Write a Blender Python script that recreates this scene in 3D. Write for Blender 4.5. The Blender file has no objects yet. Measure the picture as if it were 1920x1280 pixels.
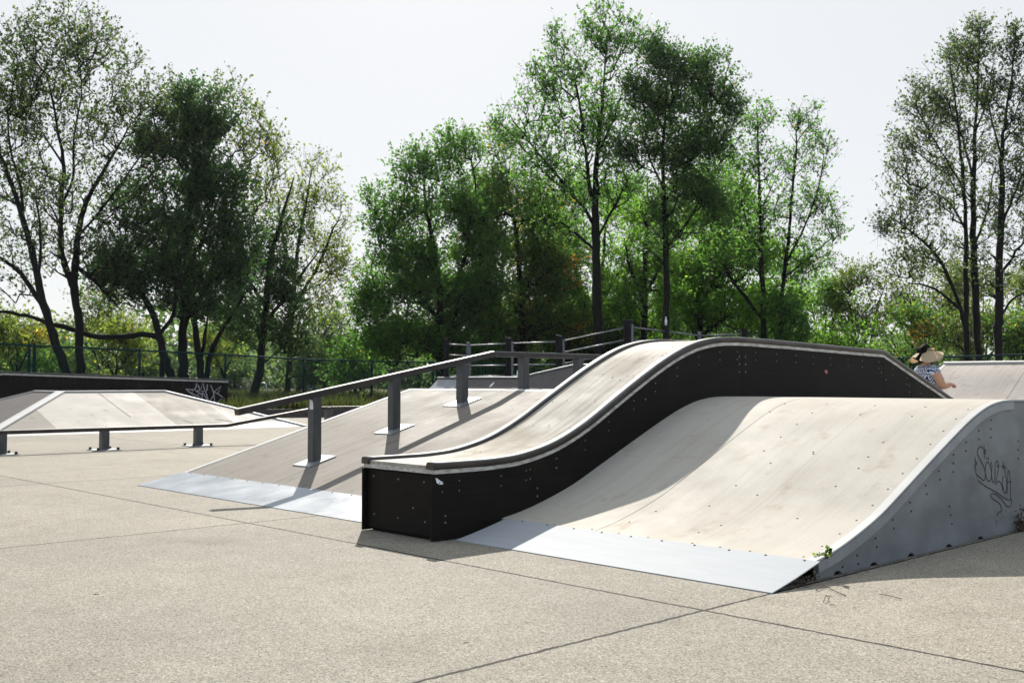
import bpy, bmesh, math, random
import numpy as np
from mathutils import Vector, Matrix

random.seed(7)
RNG = np.random.default_rng(11)
S = bpy.context.scene
COL = S.collection
R = math.radians

# ------------------------------------------------------------------ camera frame
F, YH, HC = 1975.0, 715.0, 1.10
PITCH = math.atan((YH - 640) / F)
YAW = R(46.45)
UR = (math.cos(YAW), math.sin(YAW))            # camera right in world XY
FW = (-math.sin(YAW), math.cos(YAW))           # camera forward in world XY

def ray(px, py):
    x = (px - 960) / F; z = -(py - 640) / F
    c, s = math.cos(PITCH), math.sin(PITCH)
    f = c - z * s; up = s + z * c
    return (x * UR[0] + f * FW[0], x * UR[1] + f * FW[1], up, f)

def at(px, py, d):
    """world point seen at photo pixel (px,py), d metres ahead of the camera"""
    r = ray(px, py); t = d / r[3]
    return Vector((r[0] * t, r[1] * t, HC + r[2] * t))

def gz(px, py, z=0.0):
    r = ray(px, py); t = (z - HC) / r[2]
    return Vector((r[0] * t, r[1] * t, z))

def onX(px, py, X):
    r = ray(px, py); t = X / r[0]
    return Vector((X, r[1] * t, HC + r[2] * t))

def LD(lat, d, z=0.0):
    return Vector((UR[0] * lat + FW[0] * d, UR[1] * lat + FW[1] * d, z))

# ------------------------------------------------------------------ materials
def mat(name):
    m = bpy.data.materials.new(name); m.use_nodes = True
    nt = m.node_tree
    b = nt.nodes['Principled BSDF']
    return m, nt, b

def N(nt, t, **kw):
    n = nt.nodes.new(t)
    for k, v in kw.items():
        if k in n.inputs: n.inputs[k].default_value = v
        else: setattr(n, k, v)
    return n

def L(nt, a, b): nt.links.new(a, b)

def ramp(nt, fac, stops):
    r = nt.nodes.new('ShaderNodeValToRGB')
    e = r.color_ramp.elements
    while len(e) < len(stops): e.new(0.5)
    for i, (p, c) in enumerate(stops):
        e[i].position = p; e[i].color = (*c, 1) if len(c) == 3 else c
    L(nt, fac, r.inputs[0]); return r

def mixc(nt, fac, a, b, mode='MIX'):
    m = nt.nodes.new('ShaderNodeMix'); m.data_type = 'RGBA'; m.blend_type = mode
    for sock, v in ((m.inputs[0], fac), (m.inputs[6], a), (m.inputs[7], b)):
        if hasattr(v, 'is_linked'): L(nt, v, sock)
        elif isinstance(v, (int, float)): sock.default_value = v
        else: sock.default_value = (*v, 1)
    return m.outputs[2]

def math_(nt, op, a, b=None, c=None):
    m = nt.nodes.new('ShaderNodeMath'); m.operation = op
    for i, v in enumerate((a, b, c)):
        if v is None: continue
        if hasattr(v, 'is_linked'): L(nt, v, m.inputs[i])
        else: m.inputs[i].default_value = v
    return m.outputs[0]

def coords(nt, scale=(1, 1, 1)):
    tc = nt.nodes.new('ShaderNodeTexCoord'); mp = nt.nodes.new('ShaderNodeMapping')
    mp.inputs['Scale'].default_value = scale
    L(nt, tc.outputs['Object'], mp.inputs['Vector']); return mp.outputs[0]

def noise(nt, vec, scale, detail=4, rough=0.55, out='Fac'):
    n = nt.nodes.new('ShaderNodeTexNoise')
    n.inputs['Scale'].default_value = scale; n.inputs['Detail'].default_value = detail
    n.inputs['Roughness'].default_value = rough
    L(nt, vec, n.inputs['Vector']); return n.outputs[out]

def bump(nt, b, h, strength, dist):
    bp = nt.nodes.new('ShaderNodeBump'); bp.inputs['Strength'].default_value = strength
    bp.inputs['Distance'].default_value = dist
    L(nt, h, bp.inputs['Height']); L(nt, bp.outputs[0], b.inputs['Normal'])

def m_simple(name, col, rough=0.6, metal=0.0, var=0.15, scale=6, stretch=(1, 1, 1), spec=0.5, bmp=0.0):
    m, nt, b = mat(name)
    v = coords(nt, stretch)
    n = noise(nt, v, scale, 6, 0.6)
    lo = tuple(c * (1 - var) for c in col); hi = tuple(min(1, c * (1 + var)) for c in col)
    r = ramp(nt, n, [(0.3, lo), (0.7, hi)])
    L(nt, r.outputs[0], b.inputs['Base Color'])
    b.inputs['Roughness'].default_value = rough; b.inputs['Metallic'].default_value = metal
    b.inputs['Specular IOR Level'].default_value = spec
    if bmp: bump(nt, b, noise(nt, v, scale * 8, 3), bmp, 0.002)
    return m

def m_concrete():
    m, nt, b = mat('exposed_aggregate_concrete')
    v = coords(nt)
    # aggregate pebbles
    vo = nt.nodes.new('ShaderNodeTexVoronoi'); vo.inputs['Scale'].default_value = 165
    L(nt, v, vo.inputs['Vector'])
    sep = nt.nodes.new('ShaderNodeSeparateColor'); L(nt, vo.outputs['Color'], sep.inputs[0])
    peb = ramp(nt, sep.outputs[0], [(0.0, (0.0984, 0.091, 0.0778)), (0.16, (0.1651, 0.1549, 0.1335)), (0.5, (0.238, 0.227, 0.201)), (0.85, (0.2859, 0.2717, 0.2412)), (1.0, (0.416, 0.4005, 0.3583))])
    vo2 = nt.nodes.new('ShaderNodeTexVoronoi'); vo2.inputs['Scale'].default_value = 38
    vo2.inputs['Randomness'].default_value = 1.0
    L(nt, v, vo2.inputs['Vector'])
    sep2 = nt.nodes.new('ShaderNodeSeparateColor'); L(nt, vo2.outputs['Color'], sep2.inputs[0])
    pit = math_(nt, 'MULTIPLY', math_(nt, 'LESS_THAN', vo2.outputs['Distance'], 0.22), math_(nt, 'GREATER_THAN', sep2.outputs[1], 0.5))
    c = mixc(nt, math_(nt, 'MULTIPLY', pit, 0.75), peb.outputs[0], (0.065, 0.060, 0.052))
    # large stains and drift of tone from slab to slab
    big = ramp(nt, noise(nt, v, 0.55, 5, 0.6), [(0.3, (0.86, 0.86, 0.86)), (0.7, (1.08, 1.07, 1.05))])
    c = mixc(nt, 1.0, c, big.outputs[0], 'MULTIPLY')
    mid = ramp(nt, noise(nt, v, 3.5, 6, 0.65), [(0.32, (0.90, 0.89, 0.87)), (0.7, (1.05, 1.05, 1.05))])
    c = mixc(nt, 1.0, c, mid.outputs[0], 'MULTIPLY')
    # each poured slab has its own tone
    sxs = nt.nodes.new('ShaderNodeSeparateXYZ'); L(nt, v, sxs.inputs[0]); cb = nt.nodes.new('ShaderNodeCombineXYZ')
    L(nt, math_(nt, 'FLOOR', math_(nt, 'DIVIDE', math_(nt, 'SUBTRACT', sxs.outputs['X'], -3.072), 4.333)), cb.inputs[0])
    L(nt, math_(nt, 'FLOOR', math_(nt, 'DIVIDE', math_(nt, 'SUBTRACT', sxs.outputs['Y'], 4.195), 4.333)), cb.inputs[1])
    wn = nt.nodes.new('ShaderNodeTexWhiteNoise'); L(nt, cb.outputs[0], wn.inputs['Vector'])
    slab = ramp(nt, wn.outputs['Value'], [(0.0, (1.0, 0.985, 0.945)), (0.5, (1.085, 1.05, 0.985)), (1.0, (1.15, 1.11, 1.03))])
    c = mixc(nt, 1.0, c, slab.outputs[0], 'MULTIPLY')
    blot = ramp(nt, noise(nt, v, 1.25, 8, 0.72), [(0.55, (1, 1, 1)), (0.70, (0.80, 0.79, 0.77))])
    c = mixc(nt, 1.0, c, blot.outputs[0], 'MULTIPLY')
    scuff = ramp(nt, noise(nt, coords(nt, (.5, 5, 1)), 1.6, 6, 0.7), [(0.62, (1, 1, 1)), (0.74, (0.88, 0.88, 0.88))])
    c = mixc(nt, 1.0, c, scuff.outputs[0], 'MULTIPLY')
    # sawn joints
    sx = nt.nodes.new('ShaderNodeSeparateXYZ'); L(nt, v, sx.inputs[0])
    wob = math_(nt, 'MULTIPLY', math_(nt, 'SUBTRACT', noise(nt, v, 11, 4, 0.7), 0.5), 0.030)
    wid = math_(nt, 'ADD', 0.004, math_(nt, 'MULTIPLY', noise(nt, v, 16, 4, .7), 0.014))
    lines = None
    for ax, off, per in (('X', -3.072, 4.333), ('Y', 4.195, 4.333)):
        t = math_(nt, 'ADD', math_(nt, 'SUBTRACT', sx.outputs[ax], off), wob)
        w = math_(nt, 'WRAP', t, per / 2, -per / 2)
        d = math_(nt, 'ABSOLUTE', w)
        msk = math_(nt, 'LESS_THAN', d, wid)
        lines = msk if lines is None else math_(nt, 'MAXIMUM', lines, msk)
    c = mixc(nt, math_(nt, 'MULTIPLY', lines, 0.97), c, (0.006, 0.0055, 0.005))
    L(nt, c, b.inputs['Base Color'])
    b.inputs['Roughness'].default_value = 0.88; b.inputs['Specular IOR Level'].default_value = 0.25
    h = math_(nt, 'SUBTRACT', math_(nt, 'MULTIPLY', sep.outputs[0], 0.5), math_(nt, 'MULTIPLY', lines, 1.5))
    bump(nt, b, h, 0.55, 0.004)
    return m

def m_deck(name, base, streak=0.22, stain=0.25, spec=0.06, rough=0.68, tint=(0.62, 0.56, 0.47), lines=()):
    """resin-faced ramp board: long wheel streaks down the run (Y), blotchy wear, a few sheet joints"""
    m, nt, b = mat(name)
    v = coords(nt); vs = coords(nt, (9, 0.55, 0.55)); vs2 = coords(nt, (40, 1.1, 1.1))
    n1 = noise(nt, vs, 1.6, 7, 0.65); n2 = noise(nt, v, 1.3, 6, 0.62); n3 = noise(nt, vs2, 1.4, 4, 0.6)
    n4 = noise(nt, v, 7.0, 5, 0.7)
    lo = tuple(x * (1 - streak) for x in base); hi = tuple(min(1, x * (1 + streak * 0.5)) for x in base)
    c = ramp(nt, n1, [(0.33, lo), (0.5, base), (0.68, hi)]).outputs[0]
    c = mixc(nt, ramp(nt, n3, [(0.56, (0, 0, 0)), (0.72, (min(.5, streak * 2.2),) * 3)]).outputs[0], c, tuple(x * 0.72 for x in base))
    c = mixc(nt, ramp(nt, n2, [(0.5, (0, 0, 0)), (0.72, (stain * 2, stain * 2, stain * 2))]).outputs[0], c, tint)
    c = mixc(nt, ramp(nt, n4, [(0.62, (0, 0, 0)), (0.8, (stain, stain, stain))]).outputs[0], c, tuple(x * 0.6 for x in base))
    n5 = noise(nt, v, 4.2, 7, 0.6); n6 = noise(nt, v, 60, 4, 0.7)
    c = mixc(nt, ramp(nt, n5, [(0.575, (0, 0, 0)), (0.70, (.65, .65, .65))]).outputs[0], c, tuple(x * k for x, k in zip(base, (.72, .62, .52))))
    c = mixc(nt, 1.0, c, ramp(nt, n6, [(0.3, (.95, .95, .95)), (0.7, (1.04, 1.04, 1.04))]).outputs[0], 'MULTIPLY')
    wm = noise(nt, coords(nt, (26, .35, .35)), 1.1, 5, .7)
    c = mixc(nt, ramp(nt, wm, [(0.63, (0, 0, 0)), (0.70, (.38, .38, .38))]).outputs[0], c, tuple(x * .55 for x in base))
    if lines:
        sx = nt.nodes.new('ShaderNodeSeparateXYZ'); L(nt, v, sx.inputs[0])
        for ax, off, w, col, amt in lines:
            d = math_(nt, 'ABSOLUTE', math_(nt, 'SUBTRACT', sx.outputs[ax], off))
            c = mixc(nt, math_(nt, 'MULTIPLY', math_(nt, 'LESS_THAN', d, w), amt), c, col)
    L(nt, c, b.inputs['Base Color'])
    L(nt, ramp(nt, n2, [(0.3, (rough - .08,) * 3), (0.7, (rough + .12,) * 3)]).outputs[0], b.inputs['Roughness'])
    b.inputs['Specular IOR Level'].default_value = spec
    bump(nt, b, n3, 0.08, 0.002)
    return m

def m_metal(name, col, rough=0.35, var=0.12, scratch=True, metal=1.0):
    m, nt, b = mat(name)
    v = coords(nt); vs = coords(nt, (2.5, 28, 28))
    n = noise(nt, v, 2.2, 6, 0.6); s = noise(nt, vs, 2.0, 4, 0.6)
    c = ramp(nt, n, [(0.3, tuple(x * (1 - var) for x in col)), (0.7, tuple(min(1, x * (1 + var)) for x in col))]).outputs[0]
    c = mixc(nt, ramp(nt, s, [(0.60, (0, 0, 0)), (0.66, (0.18, 0.18, 0.18))]).outputs[0], c, tuple(x * 0.6 for x in col))
    L(nt, c, b.inputs['Base Color'])
    L(nt, ramp(nt, n, [(0.3, (rough * 0.8,) * 3), (0.7, (min(1, rough * 1.3),) * 3)]).outputs[0], b.inputs['Roughness'])
    b.inputs['Metallic'].default_value = metal
    return m

def m_black_panel():
    m, nt, b = mat('black_resin_ply')
    v = coords(nt); vg = coords(nt, (2, 1.2, 16))
    g = noise(nt, vg, 3.0, 6, 0.65); st = noise(nt, v, 1.7, 5, 0.6)
    c = ramp(nt, g, [(0.3, (0.0075, 0.0061, 0.0050)), (0.7, (0.0150, 0.0120, 0.0098))]).outputs[0]
    c = mixc(nt, ramp(nt, st, [(0.52, (0, 0, 0)), (0.75, (0.6, 0.6, 0.6))]).outputs[0], c, (0.022, 0.0172, 0.0138))
    L(nt, c, b.inputs['Base Color']); b.inputs['Roughness'].default_value = 0.6
    b.inputs['Specular IOR Level'].default_value = 0.09
    c2 = mixc(nt, ramp(nt, noise(nt, coords(nt, (30, 2.2, 30)), 2.0, 5, 0.75), [(0.66, (0, 0, 0)), (0.76, (.5, .5, .5))]).outputs[0], c, (0.030, 0.027, 0.024)); L(nt, c2, b.inputs['Base Color'])
    bump(nt, b, g, 0.25, 0.002); return m

def m_leaf(name, dark, mid, light, odd=None, oddp=0.03, trans=0.5):
    trans = min(.8, trans + .1)
    m, nt, b = mat(name)
    at_ = nt.nodes.new('ShaderNodeAttribute'); at_.attribute_name = 'tone'
    stops = [(0.0, dark), (0.5, mid), (0.97 - oddp, light)]
    if odd: stops += [(0.985 - oddp * 0.9, odd), (1.0, odd)]
    r = ramp(nt, at_.outputs['Fac'], stops)
    L(nt, r.outputs[0], b.inputs['Base Color'])
    b.inputs['Roughness'].default_value = 0.5; b.inputs['Specular IOR Level'].default_value = 0.25
    tr = nt.nodes.new('ShaderNodeBsdfTranslucent')
    tc = mixc(nt, 1.0, r.outputs[0], (2.9, 3.1, 1.5), 'MULTIPLY'); L(nt, tc, tr.inputs['Color'])
    mx = nt.nodes.new('ShaderNodeMixShader'); mx.inputs[0].default_value = trans
    L(nt, b.outputs[0], mx.inputs[1]); L(nt, tr.outputs[0], mx.inputs[2])
    L(nt, mx.outputs[0], nt.nodes['Material Output'].inputs['Surface'])
    return m

M = {}
M['concrete'] = m_concrete()
M['deck_sand'] = m_deck('sand_ramp_board', (0.446, 0.413, 0.360), 0.075, 0.22, tint=(0.37, 0.325, 0.27),
                        lines=(('X', -.33, 0.0045, (0.06, 0.05, 0.045), 0.9), ('X', .48, 0.002, (0.24, 0.2, 0.16), 0.5), ('X', .10, 0.002, (0.25, 0.21, 0.17), 0.4), ('X', -.65, 0.002, (0.25, 0.2, 0.17), 0.35)))
M['deck_grey'] = m_deck('grey_ramp_board', (0.206, 0.187, 0.164), 0.2, 0.3, tint=(0.25, 0.215, 0.18),
                        lines=(('X', -.345, 0.005, (0.03, 0.026, 0.023), 0.95), ('X', -1.32, 0.003, (0.12, 0.105, 0.09), 0.6), ('X', .6, 0.003, (0.13, 0.11, 0.1), 0.5)))
M['deck_cream'] = m_deck('worn_cream_board', (0.37, 0.345, 0.296), 0.42, 0.34, tint=(0.23, 0.185, 0.14))
M['deck_pale'] = m_deck('pale_ramp_board', (0.42, 0.39, 0.355), 0.06, 0.10, tint=(0.36, 0.325, 0.29))
M['deck_dull'] = m_deck('dull_ramp_board', (0.25, 0.228, 0.2), 0.10, 0.25, tint=(0.32, 0.295, 0.26))
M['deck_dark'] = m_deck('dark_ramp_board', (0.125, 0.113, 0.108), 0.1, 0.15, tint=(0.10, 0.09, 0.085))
M['steel'] = m_metal('kick_plate_steel', (0.325, 0.352, 0.385), 0.30, 0.08, True, 0.0)
M['steel'].node_tree.nodes['Principled BSDF'].inputs['Specular IOR Level'].default_value = 0.28
M['steel_dull'] = m_simple('scuffed_zinc_plate', (0.345, 0.362, 0.380), 0.7, 0.0, 0.05, 3, (1, 6, 1), 0.10)
M['coping'] = m_simple('brown_painted_coping', (0.050, 0.041, 0.034), 0.4, 0.2, 0.45, 4, (1, 1, 1), 0.4)
M['coping_top'] = m_simple('worn_coping_top_highlight', (0.155, 0.152, 0.150), .55, 0.1, 0.5, 3, (2, .8, 2), .22)  # highlight along the coping's top painted as a lighter colour, patchy with wear
M['post'] = m_simple('weathered_grey_post', (0.072, 0.072, 0.073), 0.5, 0.3, 0.35, 5, (1.5, 1.5, 0.5))
M['rail'] = m_simple('brown_black_rail_paint', (0.045, 0.036, 0.031), 0.36, 0.25, 0.4, 9)
M['bare'] = m_simple('rail_top_highlight', (0.24, 0.225, 0.21), 0.5, 0.4, 0.25, 9)  # rail top faces: bright sky reflection put into a lighter colour
M['zinc'] = m_simple('zinc_plate', (0.34, 0.36, 0.38), 0.4, 0.7, 0.15, 8)
M['bolt'] = m_simple('dark_bolt', (0.02, 0.02, 0.022), 0.5, 0.5, 0.3, 30)
M['screw'] = m_simple('bright_screw', (0.30, 0.29, 0.27), 0.35, 0.7, 0.3, 60)
M['hole'] = m_simple('dark_screw_hole', (0.03, 0.025, 0.02), 0.8, 0, 0.3, 60)
M['black'] = m_black_panel()
M['grey_panel'] = m_simple('grey_side_board', (0.166, 0.173, 0.177), 0.5, 0, 0.30, 2.6, (1, 0.8, 1.5), 0.35, 0.05)
M['ply_edge'] = m_simple('weathered_ply_edge', (0.47, 0.445, 0.40), 0.7, 0, 0.5, 5, (3, 2.2, 12), 0.3)
M['grey_trim'] = m_simple('grey_edge_angle', (0.26, 0.27, 0.285), 0.42, 0.3, 0.15, 6)
M['white_trim'] = m_simple('white_edge_strip', (0.43, 0.43, 0.42), 0.6, 0.0, 0.06, 6, (1, 1, 1), .15)
M['railing_pipe'] = m_simple('galvanised_pipe', (0.15, 0.158, 0.17), 0.5, 0.4, 0.15, 10)
M['black_post'] = m_simple('black_post_paint', (0.008, 0.008, 0.0095), 0.6, 0, 0.3, 6, (1, 1, 1), 0.12)
M['fence_green'] = m_simple('dark_green_fence_coating', (0.009, 0.034, 0.036), 0.85, 0, 0.2, 10, (1, 1, 1), 0.06)
M['ink'] = m_simple('dark_spray_ink', (0.022, 0.021, 0.022), 0.7, 0, 0.3, 25)
M['chalk'] = m_simple('pale_paint_marker', (0.33, 0.32, 0.34), 0.7, 0, 0.3, 25)
M['sticker'] = m_simple('torn_white_sticker', (0.75, 0.74, 0.74), 0.5, 0, 0.12, 40)
M['pink'] = m_simple('pink_sticker', (0.42, 0.12, 0.14), 0.5, 0, 0.3, 60)
M['bark'] = m_simple('dark_bark', (0.0095, 0.0082, 0.007), 0.9, 0, 0.45, 7, (2, 2, 0.5), 0.2, 0.3)
M['bark_brown'] = m_simple('brown_bark', (0.022, 0.018, 0.014), 0.9, 0, 0.45, 7, (2, 2, 0.5), 0.2, 0.3)
M['curb'] = m_simple('dark_timber_edging', (0.050, 0.044, 0.040), 0.8, 0, 0.3, 3, (0.4, 0.4, 3))
M['dry'] = m_simple('dry_twig', (0.10, 0.065, 0.04), 0.85, 0, 0.35, 30)
M['dryleaf'] = m_simple('fallen_leaf', (0.085, 0.052, 0.03), 0.8, 0, 0.35, 40)
M['weed'] = m_leaf('weed_leaf', (0.025, 0.045, 0.012), (0.045, 0.075, 0.02), (0.10, 0.12, 0.05), None)
M['white'] = m_simple('white_plastic', (0.78, 0.78, 0.77), 0.35, 0, 0.05, 10)
M['bluewall'] = m_simple('pale_blue_panel', (0.36, 0.46, 0.56), 0.6, 0, 0.2, 1.2)

# ------------------------------------------------------------------ object helpers
def tag(o, label=None, cat=None, group=None, kind=None):
    if label: o['label'] = label
    if cat: o['category'] = cat
    if group: o['group'] = group
    if kind: o['kind'] = kind
    return o

def thing(name, loc, label, cat, group=None):
    o = bpy.data.objects.new(name, None); COL.objects.link(o)
    o.empty_display_size = 0.2
    o.location = loc
    return tag(o, label, cat, group)

def wloc(o):
    v = Vector((0, 0, 0))
    while o is not None:
        v += o.location; o = o.parent
    return v

def link(name, me, mats, parent=None, loc=None):
    """mesh is in world coordinates; parented meshes are shifted by the parent's place"""
    o = bpy.data.objects.new(name, me); COL.objects.link(o)
    for m_ in (mats if isinstance(mats, (list, tuple)) else [mats]): me.materials.append(m_)
    off = Vector((0, 0, 0))
    if parent is not None:
        o.parent = parent; off = wloc(parent)
    if loc is not None:
        o.location = Vector(loc) - off; off = Vector(loc)
    if off.length > 0: me.transform(Matrix.Translation(-off))
    return o

class MB:
    def __init__(s): s.bm = bmesh.new()
    def face(s, pts, mi=0, smooth=False):
        f = s.bm.faces.new([s.bm.verts.new(Vector(p)) for p in pts]); f.material_index = mi; f.smooth = smooth; return f
    def hexa(s, b, t, mi=0):
        """bottom quad b, top quad t (same winding)"""
        vb = [s.bm.verts.new(Vector(p)) for p in b]; vt = [s.bm.verts.new(Vector(p)) for p in t]
        n = len(b)
        fs = [s.bm.faces.new(vb[::-1]), s.bm.faces.new(vt)]
        for i in range(n): fs.append(s.bm.faces.new((vb[i], vb[(i + 1) % n], vt[(i + 1) % n], vt[i])))
        for f in fs: f.material_index = mi
    def box(s, lo, hi, mi=0):
        x0, y0, z0 = lo; x1, y1, z1 = hi
        s.hexa([(x0, y0, z0), (x1, y0, z0), (x1, y1, z0), (x0, y1, z0)], [(x0, y0, z1), (x1, y0, z1), (x1, y1, z1), (x0, y1, z1)], mi)
    def prismX(s, prof, x0, x1, mi=0):
        """closed outline in (y,z) extruded along X"""
        s.hexa([(x0, y, z) for y, z in prof], [(x1, y, z) for y, z in prof], mi)
    def sweep(s, path, sect, up=None, mi=0, smooth=True, cap=True, top=None):
        """sweep closed section [(a,b)] along 3D path; a along side, b along up-ish normal"""
        path = [Vector(p) for p in path]; rings = []
        for i, p in enumerate(path):
            t = (path[min(i + 1, len(path) - 1)] - path[max(i - 1, 0)]).normalized()
            upv = Vector(up) if up is not None else Vector((0, 0, 1))
            side = t.cross(upv)
            if side.length < 1e-4: side = t.cross(Vector((1, 0, 0)))
            side.normalize(); nrm = side.cross(t).normalized()
            k = 1.0
            if 0 < i < len(path) - 1:
                a = (path[i] - path[i - 1]).normalized(); c = max(0.5, a.dot(t)); k = 1 / c
            rings.append([s.bm.verts.new(p + side * a_ + nrm * b_ * k) for a_, b_ in sect])
        n = len(sect)
        for r0, r1 in zip(rings, rings[1:]):
            for j in range(n):
                f = s.bm.faces.new((r0[j], r0[(j + 1) % n], r1[(j + 1) % n], r1[j])); f.smooth = smooth
                f.material_index = top if top is not None and min(sect[j][1], sect[(j + 1) % n][1]) > .8 * max(q[1] for q in sect) else mi
        if cap:
            for rr in (rings[0][::-1], rings[-1]):
                f = s.bm.faces.new(rr); f.material_index = mi
    def tube(s, path, r, n=10, mi=0):
        rr = r if hasattr(r, '__len__') else [r] * len(path)
        path = [Vector(p) for p in path]; rings = []
        prev = None
        for i, p in enumerate(path):
            t = (path[min(i + 1, len(path) - 1)] - path[max(i - 1, 0)]).normalized()
            a = prev if prev is not None else (Vector((0, 0, 1)) if abs(t.z) < 0.9 else Vector((1, 0, 0)))
            side = (a - t * a.dot(t)).normalized(); prev = side
            o = t.cross(side)
            rings.append([s.bm.verts.new(p + (side * math.cos(q) + o * math.sin(q)) * rr[i]) for q in [2 * math.pi * k / n for k in range(n)]])
        for r0, r1 in zip(rings, rings[1:]):
            for j in range(n):
                f = s.bm.faces.new((r0[j], r0[(j + 1) % n], r1[(j + 1) % n], r1[j])); f.material_index = mi; f.smooth = True
        for q in (rings[0][::-1], rings[-1]):
            f = s.bm.faces.new(q); f.material_index = mi
    def disc(s, c, nrm, r, h=0.003, n=8, mi=0, squash=1.0):
        c = Vector(c); nrm = Vector(nrm).normalized()
        a = nrm.cross(Vector((0, 0, 1)) if abs(nrm.z) < 0.9 else Vector((1, 0, 0))).normalized(); b_ = nrm.cross(a)
        ring = lambda rad, hh: [c + nrm * hh + (a * math.cos(q) + b_ * math.sin(q) * squash) * rad for q in [2 * math.pi * k / n for k in range(n)]]
        s.hexa(ring(r, -0.001), ring(r * 0.7, h), mi)
    def ribbon(s, pts, nrm, w, mi=0, h=0.0015):
        """flat pen stroke lying on a wall: raised a hair off it"""
        nrm = Vector(nrm).normalized(); pts = [Vector(p) for p in pts]
        ww = w if hasattr(w, '__len__') else [w] * len(pts)
        lr = []
        for i, p in enumerate(pts):
            t = (pts[min(i + 1, len(pts) - 1)] - pts[max(i - 1, 0)])
            sd = t.cross(nrm)
            sd = sd.normalized() if sd.length > 1e-7 else Vector((0, 0, 1))
            lr.append((s.bm.verts.new(p + nrm * h + sd * ww[i] / 2), s.bm.verts.new(p + nrm * h - sd * ww[i] / 2)))
        for (a, b_), (c, d) in zip(lr, lr[1:]):
            f = s.bm.faces.new((a, b_, d, c)); f.material_index = mi
    def build(s, name, mats, parent=None, bevel=0, smooth_angle=None, loc=None):
        bmesh.ops.recalc_face_normals(s.bm, faces=[f for f in s.bm.faces if not f.tag])
        if bevel:
            ed = [e for e in s.bm.edges if len(e.link_faces) == 2 and e.calc_face_angle(0) > 0.6]
            bmesh.ops.bevel(s.bm, geom=ed, offset=bevel, segments=2, affect='EDGES', profile=0.5)
        me = bpy.data.meshes.new(name); s.bm.to_mesh(me); s.bm.free()
        return link(name, me, mats, parent, loc)

def catmull(pts, n=6):
    P = [Vector(p) for p in pts]; out = []
    for i in range(len(P) - 1):
        p0 = P[max(i - 1, 0)]; p1 = P[i]; p2 = P[i + 1]; p3 = P[min(i + 2, len(P) - 1)]
        for k in range(n):
            t = k / n
            out.append(0.5 * ((2 * p1) + (p2 - p0) * t + (2 * p0 - 5 * p1 + 4 * p2 - p3) * t * t + (3 * p1 - p0 - 3 * p2 + p3) * t ** 3))
    out.append(P[-1]); return out

def prof_smooth(pts, n=5):
    return [(v.x, v.y) for v in catmull([Vector((y, z, 0)) for y, z in pts], n)]

def interp(prof, y):
    for (y0, z0), (y1, z1) in zip(prof, prof[1:]):
        if y0 <= y <= y1: return z0 + (z1 - z0) * (y - y0) / (y1 - y0)
    return prof[0][1] if y < prof[0][0] else prof[-1][1]

def offset(prof, d):
    out = []
    for i, (y, z) in enumerate(prof):
        y0, z0 = prof[max(i - 1, 0)]; y1, z1 = prof[min(i + 1, len(prof) - 1)]
        l = math.hypot(y1 - y0, z1 - z0); out.append((y - (z1 - z0) / l * d, z + (y1 - y0) / l * d))
    return out

def clip_prof(prof, y0, y1):
    return [(y0, interp(prof, y0))] + [p for p in prof if y0 + 1e-4 < p[0] < y1 - 1e-4] + [(y1, interp(prof, y1))]

def sheet(mb, prof, x0, x1, th, mi=0, smooth=True):
    """board laid along profile from x0 to x1, th thick downwards; each side has its own verts so edges stay crisp"""
    lo = offset(prof, -th); bm = mb.bm
    cor = [((x0, y, z), (x1, y, z), (x1, yl, zl), (x0, yl, zl)) for (y, z), (yl, zl) in zip(prof, lo)]
    for j in range(4):
        va = [bm.verts.new(c[j]) for c in cor]; vb = [bm.verts.new(c[(j + 1) % 4]) for c in cor]
        for i in range(len(cor) - 1):
            f = bm.faces.new((va[i], vb[i], vb[i + 1], va[i + 1])); f.material_index = mi; f.smooth = smooth and j in (0, 2)
            f.normal_update()
            want = ((0, 0, 1), (1, 0, 0), (0, 0, -1), (-1, 0, 0))[j]
            if f.normal.dot(Vector(want)) < 0: f.normal_flip()
    for q in (cor[0], cor[-1][::-1]):
        f = bm.faces.new([bm.verts.new(p) for p in q]); f.material_index = mi


# ================================================================== SETTING
mb = MB()
mb.face([LD(-60, -12), LD(60, -12), LD(60, 60), LD(-60, 60)])
tag(mb.build('ground', M['concrete']), kind='structure')

# lawn: raised a step above the slab, gently rising to the trees
def m_lawn():
    m, nt, b = mat('lawn_soil')
    v = coords(nt); n = noise(nt, v, 0.8, 6, 0.65); n2 = noise(nt, v, 14, 4, 0.7)
    c = ramp(nt, n, [(0.3, (0.035, 0.055, 0.016)), (0.55, (0.06, 0.075, 0.024)), (0.75, (0.11, 0.088, 0.04))]).outputs[0]
    c = mixc(nt, 1.0, c, ramp(nt, n2, [(0.3, (0.6, 0.6, 0.6)), (0.7, (1.25, 1.25, 1.2))]).outputs[0], 'MULTIPLY')
    L(nt, c, b.inputs['Base Color']); b.inputs['Roughness'].default_value = 0.95
    b.inputs['Specular IOR Level'].default_value = 0.1
    bump(nt, b, n2, 0.6, 0.03); return m
M['lawn'] = m_lawn()
def lawn_z(lat, d):
    return 0.25 + 0.004 * max(0, d - 45) + 0.05 * math.sin(lat * 0.31) * min(1, max(0, (d - 34) / 10)) + 0.04 * math.sin(d * 0.23 + lat * 0.1) * min(1, max(0, (d - 34) / 10))
me = bpy.data.meshes.new('lawn')
LATS = [-400, -200, -100, -70] + list(np.linspace(-50, 60, 45)) + [80, 120, 220, 420]
def lawn_front(lat): return 32.55 + 0.15 * (lat + 6) if lat < -3.5 else min(40, 33 + (lat + 3.5) * 3)
TS = [0, .5, 1.5, 3, 5, 8, 11, 15, 20, 26, 34, 44, 60, 90, 150, 300, 700]
vs, fs = [], []
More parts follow.
